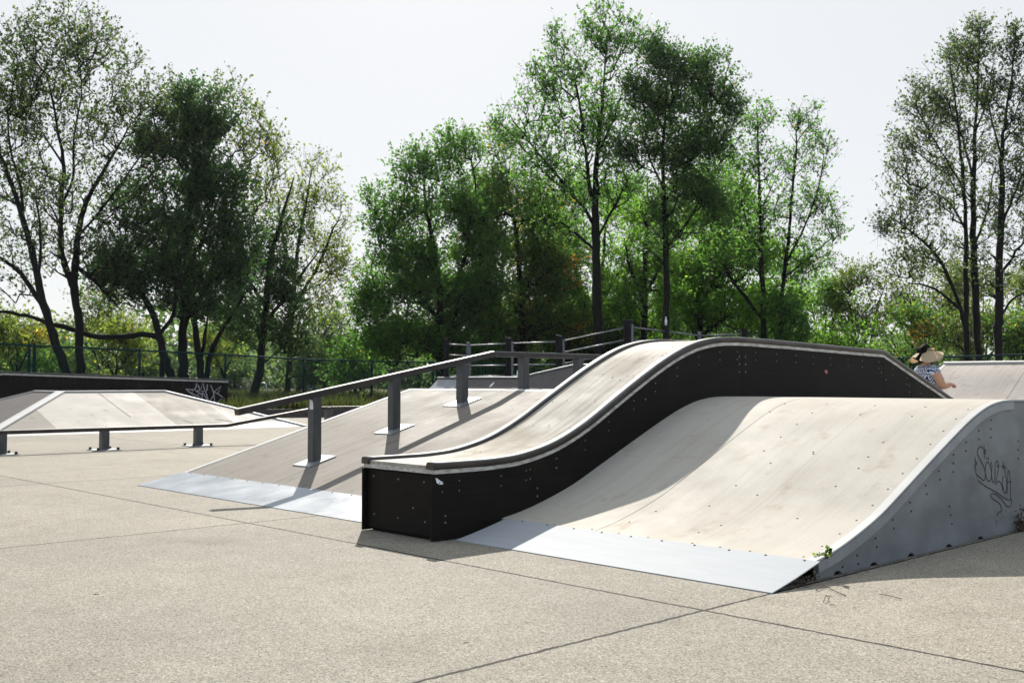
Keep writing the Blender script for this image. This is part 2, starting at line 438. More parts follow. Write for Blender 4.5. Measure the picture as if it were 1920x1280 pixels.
for i, la in enumerate(LATS):
    for j, t in enumerate(TS):
        d = max(lawn_front(la), 20) + t
        p = LD(la, d, lawn_z(la, d) if t > 0 else 0.25); vs.append(p)
for i in range(len(LATS) - 1):
    for j in range(len(TS) - 1):
        a = i * len(TS) + j; fs.append((a, a + len(TS), a + len(TS) + 1, a + 1))
me.from_pydata(vs, [], fs); me.polygons.foreach_set('use_smooth', [True] * len(fs))
tag(link('lawn', me, M['lawn']), kind='structure')
# timber edging along the slab
mb = MB()
pts = [(-26, 0), (-9.5, 0), (-6.5, 0), (-3.6, 0), (-2.9, 0)]
path = [LD(la, lawn_front(la) - 0.06, 0.13) for la, _ in pts]
mb.sweep(path, [(-.06, -.14), (.06, -.14), (.06, .125), (-.06, .125)], smooth=False)
tag(mb.build('edging_board', M['curb'], loc=path[1]), 'low dark timber edging along the back of the concrete, in front of the long grass', 'edging')

# ================================================================== HERO: S-curved black box
XR, XL, YF = -5.636, -6.459, 4.622
TOPP = prof_smooth([(4.622, .462), (4.95, .462), (5.2, .466), (5.5, .492), (5.85, .572), (6.2, .712), (6.6, .920), (7.0, 1.125),
                    (7.35, 1.280), (7.65, 1.374), (7.95, 1.420), (8.25, 1.431), (8.6, 1.428), (9.5, 1.408), (10.4, 1.384), (11.0, 1.370)], 4)
TOPP = TOPP + [(11.05, 1.367), (12.594, .881), (14.6, .25)]
box = thing('skate_box', (-6.05, 4.7, 0), 'long black skate box with cream deck rising in an S curve between two ramps', 'skate box')
def panel_outline(y0, y1, zb):
    return [(y0, zb)] + [(y1, zb)] + clip_prof(TOPP, y0, y1)[::-1]
def panel_screws(mb, x, nx, mi):
    ys = [4.70, 4.86, 5.24, 5.52, 5.82]
    y = 5.55
    while y < 13.4:
        ys.append(y); y += 0.30 if y < 8.4 else 0.34
    for y in ys:
        yy = y + random.uniform(-.02, .02)
        for dz in (.055, .125):
            z = interp(TOPP, yy) - dz
            mb.disc((x, yy - .03 * (dz > .1) * 0, z), (nx, 0, 0), 0.0055, 0.004, 7, mi)
    for y, z in [(4.72, .17), (4.72, .125), (4.665, .40), (5.62, .24), (5.62, .30), (6.9, .95), (8.27, 1.33), (8.27, 1.26), (8.27, 1.19), (8.37, 1.19), (8.37, 1.26), (8.37, 1.33), (11.0, 1.2), (11.1, 1.12), (11.66, 1.05), (11.66, .98)]:
        mb.disc((x, y, z), (nx, 0, 0), 0.0075, 0.005, 7, mi)
cuts = [4.60, 8.32, 11.045, 11.70, 14.55]
for s_, x0, x1 in ((1, XR - .018, XR), (-1, XL, XL + .018)):
    for y0, y1 in zip(cuts, cuts[1:]):
        mb = MB(); o = panel_outline(y0 + .002, y1 - .002, 0.006 if y0 < 5 else 0.0)
        mb.prismX(o, x0, x1)
        if s_ == 1 and y0 < 5: panel_screws(mb, XR, 1, 1)
        mb.build('side_panel', [M['black'], M['screw']], box)
mb = MB()
mb.box((XL + .022, YF + .02, .028), (XR - .020, YF + .038, .452))
for px, py in [(701, 892), (747, 898), (795.5, 903.5), (702, 963), (746.5, 970.5), (797, 978), (775, 952)]:
    r = ray(px, py); t = (YF + .02) / r[1]
    mb.disc((r[0] * t, YF + .02, HC + r[2] * t), (0, -1, 0), 0.0075, 0.005, 7, 1)
mb.build('front_panel', [M['black'], M['screw']], box)
mb = MB()                                                   # frame timber seen as a dark gap below
mb.box((XL + .03, YF + .06, .002), (XR - .03, YF + .10, .44))
mb.build('inner_frame', M['black'], box)
mb = MB()                                                   # two ply layers across the whole width
sheet(mb, offset(TOPP, .0305), XL - .004, XR + .004, .0295)
mb.build('deck_underlay', M['ply_edge'], box)
mb = MB(); sheet(mb, offset(TOPP, .0565), XL + .075, XR - .075, .0255)
random.seed(5)
dp = offset(TOPP, .0565)
for k in range(70):
    y = random.choice([4.9, 5.5, 6.1, 6.5, 6.9, 7.3, 7.6, 7.95]) + random.uniform(-.05, .05); x = random.choice([XL + .14, XL + .3, XL + .45, XL + .6, XR - .13]) + random.uniform(-.02, .02)
    if random.random() < .55: mb.disc((x, y, interp(dp, y)), (0, -.4, 1), 0.007, 0.002, 7, 1)
mb.build('deck_board', [M['deck_cream'], M['hole']], box)
SECT = [(-.042, 0.0), (.042, 0.0), (.042, .030), (.038, .042), (.029, .050), (-.029, .050), (-.038, .042), (-.042, .030)]
for x in (XR - .030, XL + .030):
    mb = MB(); pr = offset(TOPP, .0312)
    mb.sweep([(x, y, z) for y, z in [(4.606, pr[0][1])] + pr[1:]], SECT, top=1)
    o = mb.build('coping_rail', [M['coping'], M['coping_top']], box)
# torn sticker on the corner of the side panel (flat scrap)
mb = MB()
mb.face([onX(px, py, XR + .002) for px, py in [(816.5, 896), (819, 896), (826, 901), (830.5, 904), (830.8, 907.5), (824, 908), (819, 905)]])
tag(mb.build('sticker', M['sticker']), 'torn white sticker near the front top corner of the black skate box', 'sticker')
mb = MB()
mb.face([onX(px, py, XR + .002) for px, py in [(1546, 694), (1551, 693.5), (1552, 699), (1549.5, 701), (1547, 698)]])
tag(mb.build('sticker', M['pink']), 'small faded pink sticker on the black wall of the skate box', 'sticker')

# ================================================================== RIGHT RAMP (sand board, grey side)
RX0, RX1 = XR + .004, -3.095
RP = prof_smooth([(5.25, .108), (5.45, .142), (5.7, .205), (6.0, .300), (6.3, .425), (6.65, .575), (7.0, .722), (7.3, .840),
                  (7.55, .915), (7.75, .950), (7.95, .963), (8.2, .962), (8.6, .958), (9.6, .938), (10.6, .918), (11.5, .902)], 4)
RP = RP + [(11.56, .898), (13.9, .20), (14.6, .02)]
rr = thing('curved_ramp', (-4.4, 4.8, 0), 'wide sand coloured curved ramp with grey side board and white steel foot plate', 'skate ramp')
mb = MB(); sheet(mb, RP, RX0, RX1 - .054, .02)
scr = [(533, 940), (752, 945), (1002, 952), (1266, 955), (457, 985), (676, 988), (926, 998), (1197, 1005), (596, 1047), (512, 1113), (1047, 1147), (425, 1183), (683, 1201), (968, 1219)]
pix = [(1280 + a / 2.783, 420 + b_ / 2.783) for a, b_ in scr] + [(1567, 915), (1495, 975), (1330, 950), (1380, 910), (1445, 868), (1230, 960), (1352, 985), (1420, 930), (1310, 1000), (1610, 880), (1180, 980), (1525, 850)]
pix += [(1298, 1022), (1350, 1028), (1406, 1036.5), (1467, 1045), (1523, 1050), (1110, 993), (1160, 1000), (1215, 1008), (1040, 984)]
def on_prof(px, py, prof):
    r = ray(px, py); best = None
    for k in range(4, 400):
        t = 3 + k * 0.03
        y = r[1] * t; z = HC + r[2] * t
        if prof[0][0] < y < prof[-1][0] and z <= interp(prof, y):
            return Vector((r[0] * t, y, interp(prof, y)))
    return None
for p in pix:
    q = on_prof(p[0], p[1], RP)
    if q is not None and RX0 < q.x < RX1 - .09: mb.disc(q, (0, -.3, 1), 0.009, 0.002, 7, 1)
for k in range(12):
    q = (RX1 - .10, 5.3 + .2 * k, interp(RP, 5.3 + .2 * k)); mb.disc(q, (0, -.3, 1), .008, .002, 7, 1)
mb.build('ramp_deck', [M['deck_sand'], M['hole']], rr)
mb = MB(); sheet(mb, offset(RP, .003), RX1 - .052, RX1 + .004, .012)
mb.build('edge_strip', M['white_trim'], rr)
mb = MB()
up = offset(RP, -.012); low = offset(RP, -.068)
u_ = clip_prof(up, 5.27, 8.03); l_ = clip_prof(low, 5.27, 8.03)
bm = mb.bm
o_ = u_ + l_[::-1]
n_ = len(u_)
for i in range(n_ - 1):
    yb0, zb0 = u_[i]; yb1, zb1 = u_[i + 1]
    f0 = lambda y: interp(low, y)
    mb.hexa([(RX1 - .004, yb0, f0(yb0)), (RX1 - .004, yb1, f0(yb1)), (RX1 - .004, yb1, zb1), (RX1 - .004, yb0, zb0)],
            [(RX1 + .012, yb0, f0(yb0)), (RX1 + .012, yb1, f0(yb1)), (RX1 + .012, yb1, zb1), (RX1 + .012, yb0, zb0)])
mb.build('edge_angle', M['grey_trim'], rr)
# side board with drain notches along its foot
def side_board(y0, y1, x0, x1, notch):
    base = [(y0, 0.004)]
    for c in notch:
        for q in range(0, 7):
            a = math.pi - math.pi * q / 6
            base.append((c + .045 * math.cos(a), 0.004 + .022 * math.sin(a)))
    base.append((y1, 0.004))
    top = [(y, z - .012) for y, z in clip_prof(RP, y0, y1)][::-1]
    mb_ = MB(); mb_.prismX(base + top, x0, x1); return mb_
mb = side_board(5.27, 8.138, RX1 - .022, RX1 - .003, [5.50, 5.92, 6.40, 6.94, 7.44])
trip = [(828, 740, 0), (904, 680, 0), (1000, 590, 0), (1090, 495, 0), (1180, 405, 0), (1262, 315, 0), (1330, 240, 0), (1412, 200, 1), (1478, 90, 1), (1545, 30, 1), (1608, 20, 1), (1392, 470, 0), (1750, 130, 1)]
for a, b_, k in trip:
    for j in range(3):
        p = onX(1280 + (a + j * 6 * (1 - k)) / 2.783, 780 + (b_ + 45 * j) / 2.783, RX1 - .003)
        if p.z < interp(RP, p.y) - .08 and p.z > .02: mb.disc(p, (1, 0, 0), 0.008, 0.004, 7, 1)
mb.build('side_board', [M['grey_panel'], M['bolt']], rr)
mb = side_board(8.142, 14.4, RX1 - .034, RX1 - .014, [9.2, 10.4])
mb.build('side_board', [M['grey_panel'], M['bolt']], rr)
mb = MB(); KP = prof_smooth([(4.772, .006), (5.0, .052), (5.252, .112)], 4)
sheet(mb, KP, XR + .052, -3.064, .006)
for k in range(10): mb.disc((-5.4 + .25 * k, 5.235, .110), (0, -.25, 1), .008, .0015, 7, 1)
mb.build('foot_plate', [M['steel_dull'], M['hole']], rr)
mb = MB()                                                     # joists that close the underside
for y in (5.6, 6.4, 7.2, 8.0, 9.0, 10.0, 11.0): mb.box((RX0 + .02, y, .01), (RX1 - .06, y + .04, interp(RP, y) - .03))
mb.build('joist', M['black'], rr)

# writing on the grey side board
def stroke(mb, pts, k=6.4, ox=1800, oy=800, w=.009, X=RX1 - .0025, smooth=True, nx=1):
    P = [onX(ox + a / k, oy + b_ / k, X) for a, b_ in pts]
    if smooth and len(P) > 2: P = catmull(P, 4)
    ww = [w * (0.75 + 0.5 * abs(math.sin(i * 1.3))) for i in range(len(P))]
    mb.ribbon(P, (nx, 0, 0), ww)
mb = MB()
ST = [[(280, 265), (250, 235), (222, 258), (208, 310), (225, 360), (262, 430), (290, 490), (303, 560), (300, 620), (280, 640), (240, 605), (195, 565), (188, 490)],
      [(292, 330), (285, 300), (292, 275), (310, 285), (308, 315), (288, 318)], [(284, 212), (293, 300), (292, 380)],
      [(178, 365), (186, 420), (176, 490)], [(170, 490), (200, 440), (182, 410)], [(318, 360), (322, 395)], [(338, 360), (342, 400)],
      [(318, 425), (302, 500), (306, 570), (325, 630), (350, 650), (370, 630), (378, 550), (360, 460), (335, 420), (318, 428)],
      [(368, 412), (384, 470), (378, 560), (388, 640), (406, 665), (418, 620), (420, 520), (420, 440)],
      [(424, 435), (440, 405), (455, 425), (458, 500), (450, 560), (425, 685), (460, 650), (495, 680), (512, 765)],
      [(440, 470), (470, 465)], [(455, 440), (462, 500)],
      [(500, 465), (530, 470), (562, 500)], [(520, 412), (526, 470), (545, 560), (560, 690), (556, 770), (535, 790), (515, 720), (510, 620), (528, 590)], [(505, 480), (522, 500)],
      [(562, 800), (568, 700), (574, 560), (582, 520), (596, 560), (604, 660), (606, 760), (602, 850)], [(566, 660), (610, 655)],
      [(216, 640), (260, 680), (330, 725), (420, 775), (500, 830), (560, 868), (598, 874), (612, 850)],
      [(612, 850), (620, 890), (606, 945), (580, 958), (545, 930), (490, 860), (430, 810), (385, 800), (366, 825), (400, 865), (460, 905), (490, 950), (497, 1010), (460, 1025), (442, 1070)],
      [(432, 1110), (440, 1160)]]
for s_ in ST: stroke(mb, s_, w=.0075)
tag(mb.build('writing', M['ink'], loc=onX(1860, 880, RX1)), 'looping black spray lettering on the grey side of the curved ramp', 'graffiti')
# debris at the foot of the board joint and at the corner
# ================================================================== LEFT BANK RAMP
LX0, LX1 = -10.86, XL - .004
LP = [(5.372, .109), (8.47, .998)]
LP = LP + [(8.50, 1.003), (11.6, .99), (14.6, .10)]
lr_ = thing('bank_ramp', (-8.7, 4.9, 0), 'grey flat bank ramp with steel foot plate beside the black skate box', 'skate ramp')
mb = MB(); sheet(mb, LP, LX0 + .075, LX1, .02, smooth=False)
random.seed(3)
for row in (5.45, 6.0, 6.6, 7.2, 7.8, 8.3):
    for k in range(11):
        x = LX0 + .25 + k * .4 + random.uniform(-.05, .05)
        if random.random() < .75 and x < LX1 - .05: mb.disc((x, row, interp(LP, row)), (0, -.28, 1), .007, .002, 7, 1)
mb.build('ramp_deck', [M['deck_grey'], M['hole']], lr_)
mb = MB(); sheet(mb, offset(LP[:2], .004), LX0, LX0 + .07, .014, smooth=False)
mb.build('edge_strip', M['white_trim'], lr_)
mb = MB(); sheet(mb, [(8.44, .9935), (8.485, 1.006), (8.62, 1.0065)], LX0, LX1, .004, smooth=False)
mb.build('crest_strip', M['white_trim'], lr_)
mb = MB(); sheet(mb, [(4.845, .006), (5.374, .1135)], LX0 + .0, LX1 + .0, .006, smooth=False)
for k in range(14): mb.disc((LX0 + .2 + .3 * k, 5.35, .111), (0, -.28, 1), .008, .002, 7, 1)
mb.build('foot_plate', [M['steel'], M['hole']], lr_)
mb = MB(); mb.prismX([(5.38, .004), (14.4, .004)] + [(y, z - .022) for y, z in LP[::-1] if 5.39 < y < 14.4] + [(5.38, .085)], LX0 + .01, LX0 + .03)
mb.build('side_board', M['black'], lr_)

# rail on the bank
RXc = -9.23
def bank_z(y): return interp(LP, y)
rl = thing('grind_rail', (RXc, 5.9, bank_z(5.9)), 'dark square grind rail on grey posts climbing the grey bank ramp', 'grind rail')
RT = [(5.100, .805), (8.46, 1.457 - .03), (11.7, 1.42), (14.9, .70)]
mb = MB(); mb.sweep([(RXc, y, z) for y, z in RT], [(-.042, -.032), (.042, -.032), (.042, .026), (.036, .032), (-.036, .032), (-.042, .026)], smooth=False, top=1)
mb.build('rail_bar', [M['rail'], M['bare']], rl)
for i, (y, full) in enumerate([(5.985, 1), (7.00, 1), (7.98, 1), (8.97, 1), (9.95, 1), (11.2, 1)]):
    zb = bank_z(y); zt = interp(RT, y) - .03
    mb = MB(); h = .051
    z0 = lambda yy: bank_z(yy) + .006
    mb.hexa([(RXc - h, y - h, z0(y - h)), (RXc + h, y - h, z0(y - h)), (RXc + h, y + h, z0(y + h)), (RXc - h, y + h, z0(y + h))],
            [(RXc - h, y - h, interp(RT, y - h) - .03), (RXc + h, y - h, interp(RT, y - h) - .03), (RXc + h, y + h, interp(RT, y + h) - .03), (RXc - h, y + h, interp(RT, y + h) - .03)])
    po = mb.build('post', M['post'], rl, bevel=.005)
    mb = MB(); q = .158
    yy = [y - q, y + q]
    mb.hexa([(RXc - q, yy[0], bank_z(yy[0]) + .002), (RXc + q, yy[0], bank_z(yy[0]) + .002), (RXc + q, yy[1], bank_z(yy[1]) + .002), (RXc - q, yy[1], bank_z(yy[1]) + .002)],
            [(RXc - q, yy[0], bank_z(yy[0]) + .012), (RXc + q, yy[0], bank_z(yy[0]) + .012), (RXc + q, yy[1], bank_z(yy[1]) + .012), (RXc - q, yy[1], bank_z(yy[1]) + .012)])
    mb.build('base_plate', M['zinc'], po)
mb = MB()
y_ = 5.985 - .0512
st = []
for px, py in [(580.5, 748), (586, 750), (587.5, 757), (587.5, 767.5), (580.8, 767)]:
    r = ray(px, py); t = y_ / r[1]; st.append((r[0] * t, y_ - .0015, HC + r[2] * t))
mb.face(st)
tag(mb.build('sticker', M['sticker']), 'white paper sticker at the top of the first grey rail post', 'sticker')

# ================================================================== LOW FLAT-DOWN RAIL
LRX = -16.80
lw = thing('low_rail', (LRX, 6.94, 0), 'long low grind rail on the concrete, bent up at its far end', 'grind rail')
LT = [(1.2, .338), (9.08, .330), (10.95, .600), (15.2, .59)]
mb = MB(); mb.sweep([(LRX, y, z) for y, z in LT], [(-.06, -.028), (.06, -.028), (.06, .024), (.054, .03), (-.054, .03), (-.06, .024)], smooth=False, top=1)
mb.build('rail_bar', [M['rail'], M['bare']], lw)
for y in (2.35, 3.87, 5.38, 6.94, 8.56, 11.2, 13.0, 14.7):
    h = .062; mb = MB()
    mb.box((LRX - h, y - h, .01), (LRX + h, y + h, interp(LT, y) - .026))
    po = mb.build('post', M['post'], lw, bevel=.006)
    mb = MB(); mb.box((LRX - .20, y - .20, .003), (LRX + .20, y + .20, .014))
    pl = mb.build('base_plate', M['zinc'], po)
    for sx in (-1, 1):
        for sy in (-1, 1):
            mb = MB(); mb.tube([(LRX + sx * .16, y + sy * .16, .010), (LRX + sx * .16, y + sy * .16, .05)], .022, 6)
            mb.build('bolt', M['bolt'], po)

# ================================================================== PYRAMID
pm = thing('pyramid', (-25.5, 10.4, 0), 'low flat-topped pyramid in pale and grey boards with cream hip strips', 'skate pyramid')
PX0, PX1, PY0, PY1 = -29.3, -22.25, 6.78, 14.23
TX0, TX1, TY0, TY1, TZ = -26.6, -25.0, 9.28, 11.85, .862
def PB(x, y): return Vector((x, y, 0.004))
def TB(x, y): return Vector((x, y, TZ))
fl, fr, bl, br = PB(PX1, PY0), PB(PX1, PY1), PB(PX0, PY0), PB(PX0, PY1)
tfl, tfr, tbl, tbr = TB(TX1, TY0), TB(TX1, TY1), TB(TX0, TY0), TB(TX0, TY1)
def faceP(name, pts, m_):
    mb = MB(); mb.face(pts); c = sum((Vector(p) for p in pts), Vector()) / len(pts)
    return mb, name, m_
def lerp(a, b_, t): return a + (b_ - a) * t
# front face is split in boards: grey corner, pale middle, grey worn board, pale corner; foot plate along the bottom
k = .13
f0, f1 = lerp(fl, tfl, k), lerp(fr, tfr, k)
def front_pt(s, t):          # s along Y at given height fraction t (0 at plate top .. 1 at the top edge)
    a, b_ = lerp(f0, tfl, t), lerp(f1, tfr, t); return lerp(a, b_, s)
def ycut(y, t):
    a, b_ = lerp(f0, tfl, t), lerp(f1, tfr, t); return Vector((a.x, y, a.z))
ya, yb_ = TY0 - .95, TY0 + 1.72
ta = (ya - f0.y) / (tfl.y - f0.y)
mb = MB(); mb.face([fl, fr, f1, f0]); mb.build('foot_plate', M['white_trim'], pm)
mb = MB(); mb.face([f0, Vector((f0.x, ya, f0.z)), lerp(f0, tfl, ta)]); tag(mb.build('board', M['deck_dull'], pm), 'grey triangular corner board')
mb = MB(); mb.face([Vector((f0.x, ya, f0.z)), Vector((f0.x, yb_, f0.z)), Vector((tfl.x, yb_, tfl.z)), tfl, lerp(f0, tfl, ta)]); tag(mb.build('board', M['deck_pale'], pm), 'pale middle board')
yc = TY1 + .62; tc_ = (f1.y - yc) / (f1.y - tfr.y)
mb = MB(); mb.face([Vector((f0.x, yb_, f0.z)), Vector((f0.x, yc, f0.z)), lerp(f1, tfr, tc_), tfr, Vector((tfl.x, yb_, tfl.z))]); tag(mb.build('board', M['deck_dull'], pm), 'worn grey board with a crack')
mb = MB(); mb.face([Vector((f0.x, yc, f0.z)), f1, lerp(f1, tfr, tc_)]); tag(mb.build('board', M['deck_pale'], pm), 'pale corner board')
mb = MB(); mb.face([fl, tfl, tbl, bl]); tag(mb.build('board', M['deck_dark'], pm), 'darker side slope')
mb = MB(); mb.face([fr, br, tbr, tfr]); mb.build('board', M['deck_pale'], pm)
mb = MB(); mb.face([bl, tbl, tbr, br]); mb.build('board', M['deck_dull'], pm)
mb = MB(); mb.face([tfl, tfr, tbr, tbl]); mb.build('top_board', M['deck_pale'], pm)
def hip(a, b_, w=.11):
    mb = MB(); up_ = Vector((0, 0, .012))
    mb.sweep([a + up_, b_ + up_], [(-w, -.02), (w, -.02), (w * .9, .004), (0, .012), (-w * .9, .004)], smooth=False); mb.build('hip_strip', M['white_trim'], pm)
hip(fl, tfl); hip(fr, tfr, .09); hip(tfl, tfr, .07); hip(tbl, tfl, .06); hip(tbl, bl, .06)
# crack and board joints on the worn board
def on_front(px, py):
    r = ray(px, py); n = (tfl - f0).cross(f1 - f0).normalized(); t = ((f0 - Vector((0, 0, HC))).dot(n)) / Vector(r[:3]).dot(n)
    return Vector((r[0] * t, r[1] * t, HC + r[2] * t)), n
P = [on_front(300 + a / 6, 740 + b_ / 6) for a, b_ in [(605, 272), (650, 276), (700, 284), (750, 292), (800, 302), (840, 314), (862, 319)]]
nn = P[0][1] if P[0][1].z > 0 else -P[0][1]
mb = MB(); mb.ribbon([p for p, _ in P], nn, [.01, .03, .04, .05, .06, .05, .02], h=.004); mb.build('crack', M['hole'], pm)
for l_ in ([(300 + a / 6, 740 + b_ / 6) for a, b_ in [(262, 285), (325, 307), (380, 326)]], [(185, 737), (205, 752), (222, 765), (245, 782)]):
    mb = MB(); mb.ribbon([on_front(*q)[0] for q in l_], nn, .017, h=.004); mb.build('board_joint', M['deck_dark'], pm)

# ================================================================== BLACK WALL BOX behind the pyramid
WX = -31.0
WT = [(5.5, .75), (9.93, 1.335), (16.82, 1.115)]
wb = thing('skate_box', (WX - .4, 13.2, 0), 'black skate box with pale coping behind the pyramid, scrawled with graffiti', 'skate box')
for y0, y1 in ((5.5, 9.925), (9.93, 12.925), (12.93, 16.8)):
    mb = MB(); mb.prismX([(y0, 0.004), (y1, .004)] + [(y, z - .055) for y, z in clip_prof(WT, y0, y1)[::-1]], WX - .03, WX)
    y = y0 + .2
    while y < y1:
        for dz in (.12, .22): mb.disc((WX, y, interp(WT, y) - dz), (1, 0, 0), .013, .004, 6, 1)
        y += .36
    mb.build('side_panel', [M['black'], M['post']], wb)
mb = MB(); mb.prismX([(5.5, 0.004), (16.8, .004)] + [(y, z - .055) for y, z in WT[::-1]], WX - .85, WX - .82); mb.build('side_panel', M['black'], wb)
mb = MB(); mb.box((WX - .82, 16.775, .004), (WX - .03, 16.795, 1.05)); mb.build('end_panel', M['black'], wb)
mb = MB(); sheet(mb, [(y, z) for y, z in WT], WX - .86, WX + .012, .05, smooth=False); mb.build('deck_board', M['ply_edge'], wb)
for x in (WX - .02, WX - .80):
    mb = MB(); mb.sweep([(x, y, z + .001) for y, z in WT[:-1]] + [(x, 16.88, WT[-1][1])], [(-.05, 0), (.05, 0), (.05, .042), (.042, .05), (-.042, .05), (-.05, .042)], smooth=False, top=1)
    mb.build('coping_rail', [M['coping'], M['coping_top']], wb)
mb = MB()
G2 = [[(330, 530), (520, 680), (760, 790), (920, 845)], [(330, 530), (600, 560), (520, 680)], [(610, 560), (690, 470), (710, 330)], [(640, 545), (690, 600), (830, 575), (790, 480), (750, 400)],
      [(690, 600), (880, 720)], [(740, 700), (790, 800), (830, 820)], [(850, 540), (920, 330), (990, 600), (860, 610)], [(905, 640), (905, 850)], [(920, 660), (1100, 950)], [(1000, 640), (1060, 560), (1080, 370)],
      [(1000, 620), (1050, 720), (1080, 870), (1150, 950)], [(1090, 830), (1150, 960), (1310, 710)], [(1190, 390), (1290, 650), (1330, 1000)], [(1280, 640), (1550, 430), (1420, 710)], [(1300, 640), (1440, 690), (1620, 830)], [(1380, 1010), (1560, 870)]]
for s_ in G2: stroke(mb, s_, k=18.29, ox=330, oy=700, w=.032, X=WX + .0025, smooth=False)
tag(mb.build('writing', M['chalk'], loc=onX(385, 735, WX)), 'spiky silver scrawled tag at the end of the black box behind the pyramid', 'graffiti')

# ================================================================== RAILED PLATFORM (quarter pipe) at the back
DZ, DZ2 = 1.20, 1.545
qp = thing('quarter_pipe', (-22.5, 22.4, 0), 'dark quarter pipe platform with stepped deck seen behind the grind rail', 'quarter pipe')
def qprof(h): return prof_smooth([(18.9, .01), (19.6, .10), (20.3, .30), (20.9, .56), (21.4, .86), (21.8, h)], 4)
mb = MB()
def qface(mb, x0, h0, x1, h1, mi=0):
    a, b_ = qprof(h0), qprof(h1)
    for (p, q, p1, q1) in zip(a, b_, a[1:], b_[1:]):
        sc0, sc1 = 1, 1
        mb.face([(x0, p[0], p[1]), (x1, q[0], q[1]), (x1, q1[0], q1[1]), (x0, p1[0], p1[1])], mi, True)
qface(mb, -26.4, DZ, -25.15, DZ); mb.build('steel_face', M['grey_trim'], qp)
mb = MB(); qface(mb, -25.15, DZ, -22.62, DZ); qface(mb, -22.62, DZ, -20.4, DZ2); qface(mb, -20.4, DZ2, -16.5, DZ2)
bmesh.ops.remove_doubles(mb.bm, verts=mb.bm.verts, dist=.001)
mb.build('curved_face', M['deck_dark'], qp)
mb = MB(); mb.prismX([(18.9, .004), (23.3, .004), (23.3, DZ - .01)] + [(y, z - .01) for y, z in qprof(DZ)[::-1]], -26.42, -26.40)
mb.build('side_board', M['black'], qp)
mb = MB()
for xa, za, xb, zb in ((-26.4, DZ, -22.62, DZ), (-22.62, DZ, -20.4, DZ2), (-20.4, DZ2, -16.5, DZ2)):
    mb.face([(xa, 21.8, za - .002), (xb, 21.8, zb - .002), (xb, 23.3, zb - .002), (xa, 23.3, za - .002)])
mb.face([(-20.4, 23.3, DZ2 - .002), (-16.5, 23.3, DZ2 - .002), (-16.5, 26.7, DZ2 - .002), (-20.4, 26.7, DZ2 - .002)])
mb.face([(-26.4, 23.3, 0), (-20.4, 23.3, 0), (-20.4, 23.3, DZ2 - .1), (-22.62, 23.3, DZ - .1), (-26.4, 23.3, DZ - .1)])
mb.build('deck_board', M['deck_grey'], qp)
mb = MB(); mb.tube([(-26.42, 21.79, DZ + .01), (-22.62, 21.79, DZ + .01), (-20.4, 21.79, DZ2 + .01), (-16.5, 21.79, DZ2 + .01)], .038, 8)
mb.build('coping_pipe', M['railing_pipe'], qp)
gr = thing('guard_railing', (-22.5, 23.1, DZ), 'guard railing of black posts and steel pipes round the back platform', 'railing')
A_, B_, C_, D_, E_ = (-26.1, 21.95, DZ), (-26.45, 23.12, DZ), (-24.45, 23.12, DZ), (-22.2, 23.12, DZ), (-19.5, 23.12, DZ2)
G_ = (-19.5, 26.5, DZ2); F_ = (-19.5, 24.85, DZ2); I_ = (-17.85, 26.5, DZ2)
A_ = (*at(837, 700, 34.1).to_2d(), DZ); B_ = (*at(878, 700, 35.4).to_2d(), DZ)
def gpost(p, w, h, m_='black_post', twin=0, edge=True):
    x, y, z = p
    mb = MB()
    if twin:
        mb.box((x - w, y - w / 2, z), (x - .008, y + w / 2, z + h)); mb.box((x + .008, y - w / 2, z), (x + w, y + w / 2, z + h - .02))
    else: mb.box((x - w / 2, y - w / 2, z), (x + w / 2, y + w / 2, z + h))
    po = mb.build('post', M[m_], gr, bevel=.006)
    if edge:
        xe = x + (w if twin else w / 2)
        mb = MB(); mb.box((xe + .002, y - .03, z), (xe + .045, y + .03, z + h - .13)); mb.build('bracket', M['railing_pipe'], po)
    return po
gpost(A_, .12, 1.29, edge=False); gpost(B_, .09, 1.22, 'railing_pipe')
gpost(C_, .115, 1.31, twin=1); gpost(D_, .125, 1.31, twin=1); gpost(E_, .125, 1.32, twin=1); gpost(F_, .14, 1.22, edge=False); gpost(G_, .08, 1.08, 'railing_pipe', edge=False); gpost(I_, .15, 1.12, edge=False)
for a, b_ in ((A_, B_), (B_, C_), (C_, D_), (D_, E_), (E_, F_), (F_, G_), (G_, I_)):
    dz = -.10 if (a in (F_, G_)) else 0
    for h in (.07, .42, .76, 1.11):
        dz0 = 0 if a in (A_, B_, C_, D_, E_) else -.07 if a is F_ else -.15
        dz1 = 0 if b_ in (B_, C_, D_, E_) else -.07 if b_ is F_ else -.15
        mb = MB(); mb.tube([(a[0], a[1], a[2] + h + dz0), (b_[0], b_[1], b_[2] + h + dz1)], .023, 7); mb.build('pipe', M['railing_pipe'], gr)
def bottle(p, s, label, m_='white'):
    mb = MB(); prof = [(0, .028), (.10, .03), (.13, .026), (.15, .012), (.17, .012), (.172, .016), (.20, .016)]
    mb.tube([(p[0], p[1], p[2] + z * s) for z, _ in prof], [r_ * s for _, r_ in prof], 10)
    tag(mb.build('bottle', M[m_], loc=p), label, 'bottle')
bottle((F_[0], F_[1], DZ2 + 1.222), 1.25, 'white plastic bottle standing on top of a black railing post')
bottle(at(970.5, 706, 30.9), 0.95, 'small pale bottle standing on the edge of the back platform')
mb = MB(); c = at(922, 722, 31.5)
q_ = None
r = ray(922, 722); pr = qprof(DZ)
for kk in range(4000):
    t = 20 + kk * .005
    y = r[1] * t; z = HC + r[2] * t
    if y > 18.9 and y < 21.8 and z <= interp(pr, y): q_ = Vector((r[0] * t, y, z)); break
if q_ is None: q_ = c
nq = Vector((0, -.75, .66)); tq = Vector((1, 0, 0)); sq = nq.cross(tq)
